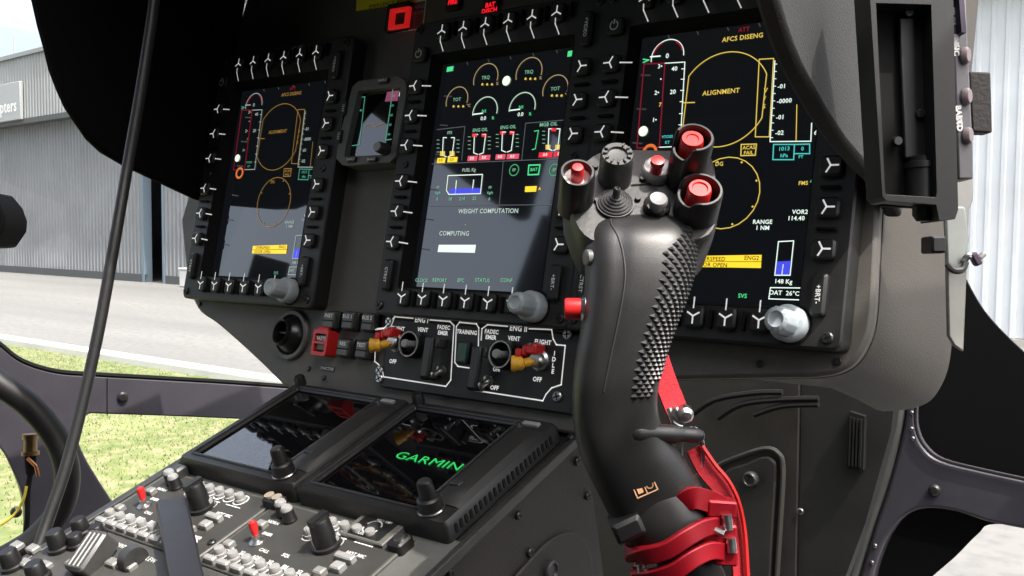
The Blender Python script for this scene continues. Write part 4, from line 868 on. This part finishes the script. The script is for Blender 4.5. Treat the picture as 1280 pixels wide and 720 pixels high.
def grip_pt(s, phi, off=0.):
    cx, cy, hw, tl, z, rt = sec_at(s); c = S(cx, cy, z); a = hw*KP; b = a*rt; e = .74
    gr = 1-.05*math.exp(-((math.degrees(phi)%360-108)/9)**2)*min(1, max(0, (9.5-s)/3))
    ca, sa = math.cos(phi), math.sin(phi)
    x = math.copysign(abs(ca)**e, ca)*a*gr; y = math.copysign(abs(sa)**e, sa)*b*gr
    l = math.hypot(x/a/a, y/b/b) or 1; nx, ny = x/a/a/l, y/b/b/l
    t = rad(tl); X = Vector((math.cos(t), math.sin(t), 0)); Z = Vector((0, 0, 1))
    return c+X*(x+nx*off)+Z*(y+ny*off), X*nx+Z*ny
NS = len(SEC)-1
b = MB(); L = []
for k in range(NS*5+1): L.append([tuple(grip_pt(k/5, 2*PI*i/72)[0]) for i in range(72)])
b.loops(L); put('grip', b.mesh('grip', 60), GRIP, st)
def s_of_y(y):
    lo, hi = 0., float(NS)
    for _ in range(30):
        m = (lo+hi)/2
        if sec_at(m)[1] < y: lo = m
        else: hi = m
    return lo
kn = MB()
for r in range(39):
    y = 287+r*5.4; s = s_of_y(y); tw = 1 if y < 420 else max(.3, (505-y)/85)
    for c in range(11):
        ph = rad(-38+(c+(.5 if r % 2 else 0))*11.2)
        hi = rad(74)*(.55+.45*min(1, (y-280)/30))
        if ph > hi or ph < rad(74)-rad(112)*tw: continue
        p, n = grip_pt(s, ph); tdir = (grip_pt(s+.02, ph)[0]-p).normalized(); sdir = n.cross(tdir).normalized(); h = .00145; W1, W2 = .00225, .0025
        q = [p+tdir*W1-n*.0003, p+sdir*W2-n*.0003, p-tdir*W1-n*.0003, p-sdir*W2-n*.0003]; top = p+n*h
        kn.add([*q, top+tdir*.0003, top+sdir*.0003, top-tdir*.0003, top-sdir*.0003], [(0, 1, 5, 4), (1, 2, 6, 5), (2, 3, 7, 6), (3, 0, 4, 7), (4, 5, 6, 7)])
put('grip_studs', kn.mesh('grip_studs', 0), GRIP, st)['kind'] = 'stuff'
seam = [grip_pt(s_of_y(y), rad(a), -.0001)[0] for y, a in ((272, 130), (283, 121), (298, 112), (318, 107), (345, 104), (380, 103), (420, 102), (455, 102), (485, 104))]
put('seam', MB().tube(smooth_path(seam, 5), .0006, 6), GRIPD, st)
# lower collar
L = []
for cx, cy, hw, z in ((813, 616, 58, -.006), (816, 621, 60.5, -.006), (827, 640, 60, -.005), (842, 664, 58, -.002), (846, 672, 54, -.002), (847, 674, 40, -.002)):
    c = S(cx, cy, z); t = rad(28); X = Vector((math.cos(t), math.sin(t), 0)); a = hw*KP
    L.append([tuple(c+X*a*math.cos(2*PI*i/40)+Vector((0, 0, 1))*a*.92*math.sin(2*PI*i/40)) for i in range(40)])
put('collar', MB().loops(L), mat('collar_black', (.022, .022, .022), .42, var=.15, vscale=60), st)
put('shaft', MB().tube([S(842, 664, -.004), S(870, 725, -.006), S(905, 820, -.01), S(940, 1000, -.02), S(960, 1500, -.06), S(965, 1900, -.09)], [.0155]*6, 24), BLACK, st)
put('clamp_block', MB().at(T(*S(783, 656, .010)) @ Rz(rad(25))).rbox(0, 0, .0155, .0105, .0015, -.012, .012, .002), BLACK, st)
put('spur', MB().tube(smooth_path([S(768, 538, .0135), S(792, 540, .0158), S(818, 541.5, .0128), (S(850, 543, .008)), S(872, 544.5, .005), S(879, 545, .004)], 5), [.001, .002, .0032, .0045, .0056]+[.0062, .0063, .006, .0056, .0052]+[.0048]*5+[.0042]*5+[.0037, .0035, .0032, .0029, .0025]+[.0012], 14), GRIP, st)
lb = MB().at(T(*S(806, 609, .0182)) @ Rz(rad(24)) @ Rx(rad(-8)))
lb.stroke([(-.0055, -.0035), (.0055, -.0035), (.0055, .0035), (-.0055, .0035)], .0006, 0, True).stroke([(0, -.0035), (0, .0035)], .0005).rect(-.0042, -.0014, -.002, .0012, 0).arc(.0027, 0, .0016, 0, 360, .0006)
put('data_label', lb, mat('label_orange', (.75, .42, .22), .5), st)
# thumb button on the left flank
tb = put('trigger_collar', MB().at(T(*S(733, 386, .004)) @ Ry(-PI/2)).lathe([(.0075, -.004), (.0075, .001), (.006, .003), (0, .003)], 20), STEEL, st)
put('trigger_button', MB().at(T(*S(728, 386, .004)) @ Ry(-PI/2)).lathe([(.0056, -.002), (.0056, .008), (.005, .0092), (0, .0095)], 20), RED, tb)
put('side_stud', MB().at(T(*S(734, 322, .008)) @ Ry(rad(-70))).lathe([(.0042, -.003), (.0042, .0008), (.0028, .0014), (0, .0014)], 16), mat('stud_grey', (.12, .12, .12), .4), st)
# ---- head
HN = -cf*math.cos(rad(37))+cu*math.sin(rad(37)); HY = np.cross(HN, cr)
HO = at(800, 250, .508); HMx = frame(cr, HY, HN, HO); HL = SMi @ HMx
def HP(x, y, h=0.): q = HMx.inverted() @ Vector(on_plane(x, y, HN, HO+HN*h)); return q.x, q.y
plate = curve2([HP(*q) for q in [(704, 240), (712, 218), (738, 196), (757, 188), (800, 186), (846, 187), (872, 182), (890, 195), (897, 230), (898, 268), (888, 294), (850, 304), (800, 306), (748, 304), (722, 286), (704, 240)]], 3)[:-1]
cx0, cy0 = HP(800, 250)
put('head', MB().at(HL).loops([[((x-cx0)*f+cx0, (y-cy0)*f+cy0, z) for x, y in plate] for f, z in ((.80, -.046), (.96, -.034), (1.0, -.012), (1.0, -.002), (.975, 0.))]), mat('head_plastic', (.026, .026, .026), .42, var=.12, vscale=70, bump=.12), st)
def hpart(name, x, y, h, prof, m, parent=None, n=28): return put(name, MB().lathe(prof, n), m, parent or st, HL @ T(*HP(x, y, h), 0))
def guard(x, y, r, h, a_low, low, parent=None, th=.0022):
    n = 32; ro = [(r*math.cos(2*PI*i/n), r*math.sin(2*PI*i/n)) for i in range(n)]
    def hz(i):
        d = abs((math.degrees(2*PI*i/n)-a_low+180) % 360-180); t = min(1, max(0, (d-35)/25)); return low+(h-low)*(t*t*(3-2*t))
    b = MB(); L = [[(p[0]*1.04, p[1]*1.04, -.006) for p in ro], [(p[0], p[1], hz(i)-.0012) for i, p in enumerate(ro)], [(p[0]*(1-.3*th/r), p[1]*(1-.3*th/r), hz(i)) for i, p in enumerate(ro)], [(p[0]*(1-.8*th/r), p[1]*(1-.8*th/r), hz(i)) for i, p in enumerate(ro)], [(p[0]*(1-th/r), p[1]*(1-th/r), hz(i)-.0012) for i, p in enumerate(ro)], [(p[0]*(1-th/r), p[1]*(1-th/r), .001) for p in ro]]
    b.loops(L, False, True); return put('button_guard', b, mat('guard_black', (.013, .013, .013), .36, var=.15, vscale=60), st, HL @ T(*HP(x, y, h), 0))
k = KP*1.0
guard(722, 214, 22*k, .022, 270, .0205); rb = hpart('dish', 722, 214, .022, [(18*k, .006), (18*k, .0165), (16*k, .0175), (9*k, .015), (0, .015)], mat('dish_grey', (.35, .34, .34), .35, metal=.3)); hpart('red_button', 722, 212, .022, [(8*k, .010), (8*k, .0225), (6.5*k, .024), (0, .0243)], RED)
o = hpart('dial_knob', 772, 192, .019, [(22*k, 0), (22*k, .004), (20*k, .006), (21.5*k, .0065), (21.5*k, .0165), (19.5*k, .019), (13*k, .019), (12*k, .0176), (0, .0172)], mat('dial_grey', (.05, .05, .05), .4, var=.12))
for i in range(12):
    if i in (3, 4): continue
    put('dial_rib', MB().at(Rz(2*PI*i/12)).box(13.2*k, 18.6*k, -1.1*k, 1.1*k, .0185, .0203), mat('dial_grey', (0, 0, 0)), o, bevel=.0003)
o = hpart('dish', 822, 208, .006, [(20*k, 0), (20*k, .003), (18.5*k, .0055), (17*k, .0062), (14*k, .0052), (0, .0045)], mat('dish_white', (.4, .39, .39), .35, metal=.2)); hpart('red_button', 822, 202, .013, [(8*k, 0), (7.6*k, .0105), (9*k, .0115), (8.4*k, .0142), (0, .0148)], RED)
prof = [(24*k, 0), (24*k, .002)]
for i in range(6): r1 = (22-i*3.3)*k; prof += [(r1, .002+i*.0011), (r1, .0029+i*.0011), (r1-1.4*k, .0033+i*.0011), (r1-2.4*k, .0029+i*.0011)]
prof += [(5*k, .0085), (4.6*k, .0125), (3*k, .0135), (1.5*k, .0125), (0, .0122)]
hpart('trim_hat', 770, 247, .006, prof, mat('rubber_grey', (.05, .05, .05), .5))
o = hpart('hat_collar', 822, 252, .006, [(17*k, 0), (17*k, .004), (15.5*k, .0048), (13*k, .004), (12.5*k, .001), (0, .001)], BLACK); hpart('hat_switch', 823, 249, .011, [(9*k, 0), (9.5*k, .006), (12*k, .0085), (12*k, .0105), (10.5*k, .0118), (6*k, .0112), (0, .0110)], mat('hat_grey', (.22, .22, .22), .35))
guard(868, 171, 25*k, .033, 205, .024); hpart('red_button', 866, 172, .031, [(14.5*k, .010), (14.5*k, .0285), (13*k, .0305), (8*k, .0305), (7*k, .0298), (0, .0298)], RED)
guard(876, 236, 28*k, .018, 195, .013); hpart('red_button', 875, 235, .019, [(15*k, .0), (15*k, .0175), (13.5*k, .0192), (10*k, .0192), (9*k, .0183), (0, .0183)], RED)
for x, y in ((746, 252), (803, 225), (842, 222), (862, 290), (744, 210), (797, 250)): screw(st, *HP(x, y, 0), .0, .0017, DSCREW, HL)
put('head_groove', MB().at(HL).stroke([HP(*q, .0) for q in [(790, 232), (812, 230), (846, 228)]], .0012, .0004), MATTE, st)

# ================================================================== RED SAFETY CLAMP AND STRAP
def ribbon(pts, w, th, dirs=None):
    P = smooth_path(pts, 5); L = []
    for i, p in enumerate(P):
        t = (P[min(i+1, len(P)-1)]-P[max(i-1, 0)]).normalized(); z = Vector((.25, .1, 1)); z = (z-t*z.dot(t)).normalized(); x = t.cross(z)
        L.append([tuple(p+x*a*w/2+z*c*th/2) for a, c in ((-1, -1), (1, -1), (1, 1), (-1, 1))])
    return MB().loops(L)
rc = thing('red_locking_clamp', 'red clamp with steel bolts around the stick collar', 'clamp', SM)
def band(pts, r): return ribbon([S(*q) for q in pts], r*2.1, r*1.1)
put('band', band([(792, 682, -.008), (788, 693, .006), (806, 694, .021), (832, 688, .027), (858, 672, .027), (880, 660, .021), (900, 656, .012)], .0042), REDMETAL, rc, bevel=.0014)
put('band', band([(800, 712, -.008), (794, 720, .006), (815, 722, .021), (842, 714, .027), (866, 698, .027), (888, 688, .021), (906, 690, .012)], .0042), REDMETAL, rc, bevel=.0014)
put('band', band([(852, 628, .012), (866, 622, .014), (884, 626, .012), (906, 636, .006)], .0052), REDMETAL, rc, bevel=.0014)
for x, y, w, h in ((896, 664, .018, .0095), (900, 634, .015, .0085), (905, 694, .012, .008)): put('lug', MB().at(T(*S(x, y, .010)) @ Rz(rad(-4))).rbox(0, 0, w, h, .0012, -.006, .006, .001), REDMETAL, rc)
for x, y0, y1 in ((908, 643, 662), (913, 672, 690), (801, 704, 716)):
    p, q = S(x, y0, .0165), S(x+2, y1, .0165); bo = put('bolt', MB().tube([p, q], .0026, 12), STEEL, rc)
put('safety_pin', MB().tube([S(893, 662, .018), S(905, 668, .0195)], .0018, 8), STEEL, rc)
rs = thing('red_webbing_strap', 'red webbing strap hanging down beside the stick collar', 'strap', SM)
put('webbing', ribbon([S(*q) for q in [(868, 560, -.004), (880, 584, -.004), (898, 606, -.004), (914, 632, -.005), (922, 668, -.006), (926, 720, -.006), (930, 800, -.006)]], .0095, .0022), REDCLOTH, rs)
put('webbing', ribbon([S(*q) for q in [(822, 448, -.020), (832, 478, -.018), (843, 506, -.016), (852, 530, -.012)]], .0125, .002), REDCLOTH, rs)
put('stitched_edge', MB().tube(smooth_path([S(*q) for q in [(878, 558, -.001), (893, 580, -.001), (911, 602, -.001), (924, 630, -.002), (931, 668, -.003), (934, 720, -.003), (938, 800, -.003)]], 5), .0013, 6), RED, rs)
sh2 = thing('snap_hook', 'steel snap hook and ring joining the red strap behind the grip', 'hook', SM)
put('body', MB().at(T(*S(848, 519, -.010)) @ Rz(rad(-35))).rbox(0, 0, .010, .007, .0025, -.005, .005, .0015), STEEL, sh2)
put('swivel', MB().at(T(*S(856, 517, -.006)) @ Rx(rad(20))).lathe([(.003, -.004), (.0045, -.002), (.0045, .002), (.003, .004), (0, .004)], 14), STEEL, sh2)
c = S(866, 566, -.003); put('ring', MB().tube([c+Vector((.0068*math.cos(a*PI/12)*.75+.003*math.sin(a*PI/12)*.4, .0125*math.sin(a*PI/12)-.004*math.cos(a*PI/12), .002*math.sin(a*PI/12))) for a in range(25)], .0013, 8), mat('polished_steel', (.75, .72, .72), .2, metal=1), sh2)
put('gate', MB().tube([S(836, 510, -.008), S(842, 528, -.008), S(852, 534, -.008)], .0016, 8), STEEL, sh2)

# ================================================================== RIGHT-HAND DEVICE, BRACKET
DT = .485; DM = frame(cr, cu, -cf, at(1145, 130, DT)); DMi = DM.inverted()
def Dv(x, y, z=0.): return DMi @ Vector(at(x, y, DT-z))
def D2(x, y, z=0.): q = Dv(x, y, z); return (q.x, q.y)
dv = thing('stowage_holder', 'black upright holder with a deep recess at the right end of the hood', 'holder', DM)
HB = mat('holder_plastic', (.011, .012, .0115), .5, var=.2, vscale=70, bump=.04)
put('housing', MB().ring([D2(*q) for q in [(1084, -60), (1190, -60), (1198, 262), (1194, 274), (1174, 276), (1170, 256), (1108, 251), (1103, 245)]], [D2(*q) for q in [(1095, 4), (1164, 6), (1171, 240), (1170.5, 244), (1170, 246), (1169, 246.5), (1108, 243), (1106.5, 240)]], -.022, 0, -.018), HB, dv, bevel=.0012)
put('recess_back', MB().prism([D2(*q, -.018) for q in [(1080, -30), (1185, -30), (1192, 262), (1100, 258)]], -.022, -.016), MATTE, dv)
ip_ = put('inner_plate', MB().prism([D2(*q, -.012) for q in [(1124, 22), (1164, 20), (1170, 196), (1131, 198)]], -.015, -.012), mat('holder_plate', (.014, .014, .014), .45, var=.15), dv, bevel=.0008)
for q in ((1137, 15), (1152, 142), (1123, 176)): screw(dv, *D2(*q, -.010), -.0118, .0026, DSCREW, None)
put('roller', MB().at(T(*Dv(1151, 226, -.012)) @ Rx(-PI/2)).lathe([(.0075, -.012), (.0075, .006), (.0082, .0065), (.0082, .0095), (.006, .010), (.006, .0125), (0, .0125)], 20), BLACK, dv)
put('roller_foot', MB().at(T(*Dv(1153, 262, -.012)) @ Rx(-PI/2)).lathe([(.003, -.006), (.005, -.003), (.005, .004), (0, .004)], 12), BLACK, dv)
kpanel = thing('side_key_panel', 'grey key panel seen edge-on at the right with white print and round keys', 'control panel', DM)
kp = [D2(*q, -.01) for q in [(1189, -40), (1206, -40), (1217, 190), (1217, 224), (1198, 224)]]
put('plate', MB().prism(kp, -.025, -.010), mat('key_panel_grey', (.13, .125, .135), .45, var=.1), kpanel, bevel=.001)
put('edge_cover', MB().prism([D2(*q, -.004) for q in [(1196, -40), (1203, -40), (1208, 41), (1202, 40)]], -.010, -.004), mat('cover_violet', (.03, .02, .045), .5), kpanel)
for y in (70, 121, 170): put('round_key', MB().at(T(*Dv(1204+(y-70)*.03, y, -.010)) @ Ry(rad(35)) @ Matrix.Diagonal((.6, 1, 1, 1))).lathe([(.0045, 0), (.0045, .002), (.0035, .0032), (0, .0034)], 14), mat('pink_key', (.25, .2, .21), .4), kpanel)
for y, t in ((20, 'HDG'), (50, 'TRK'), (57, 'SYNC'), (145, 'BARO'), (155, 'STD')): put('lettering', text_into(MB(), t, *D2(1193+(y-20)*.045, y, -.0095), .004, -.0095, rot=rad(-85), bold=.0002), WHITE, kpanel)
put('stop_tab', MB().prism([D2(*q, -.02) for q in [(1212, 89), (1239, 90), (1241, 166), (1215, 165)]], -.03, -.02), mat('tab_black', (.018, .014, .012), .6, var=.3, vscale=90, bump=.4), kpanel, bevel=.001)
BT = .62; BMx = frame(cr, cu, -cf, at(1200, 280, BT)); BMi = BMx.inverted()
def Bv(x, y, z=0.): return BMi @ Vector(at(x, y, BT-z))
def B2(x, y, z=0.): q = Bv(x, y, z); return (q.x, q.y)
br = thing('latch_bracket', 'grey metal latch bracket with a hook at the right of the panel', 'bracket', BMx)
put('plate', MB().prism([B2(*q) for q in [(1178, 195), (1217, 195), (1217, 250), (1212, 262), (1210, 318), (1205, 440), (1193, 432), (1186, 420), (1183, 300)]], -.004, 0), ALU, br, bevel=.001)
put('hook_plate', MB().prism([B2(*q, .004) for q in [(1182, 258), (1207, 258), (1212, 300), (1205, 330), (1200, 338), (1184, 334)]], 0, .004), mat('bracket_grey', (.3, .32, .3), .45, metal=.4, var=.1), br, bevel=.0012)
put('hook_lip', MB().tube(smooth_path([Bv(*q) for q in [(1184, 330, .010), (1192, 338, .012), (1203, 337, .012), (1207, 328, .011)]], 4), .0022, 8), DGREY, br)
put('latch_arm', MB().tube(smooth_path([Bv(*q) for q in [(1205, 326, .006), (1210, 320, .008), (1217, 322, .008), (1222, 326, .008)]], 4), .0022, 8), STEEL, br)
put('latch_tip', MB().at(T(*Bv(1219, 324, .008)) @ Rz(rad(-60))).rbox(0, 0, .0085, .0045, .001, -.002, .003, .001), mat('tip_dark', (.05, .03, .05), .5), br); put('latch_end', MB().at(T(*Bv(1227, 320, .008)) @ Rz(rad(40))).rbox(0, 0, .005, .0028, .0008, -.002, .002, .0008), ALU, br)
put('stop_knob', MB().at(T(*Bv(1169, 306, .008))).rbox(0, 0, .0095, .011, .0015, -.01, .006, .0015), BLACK, br)
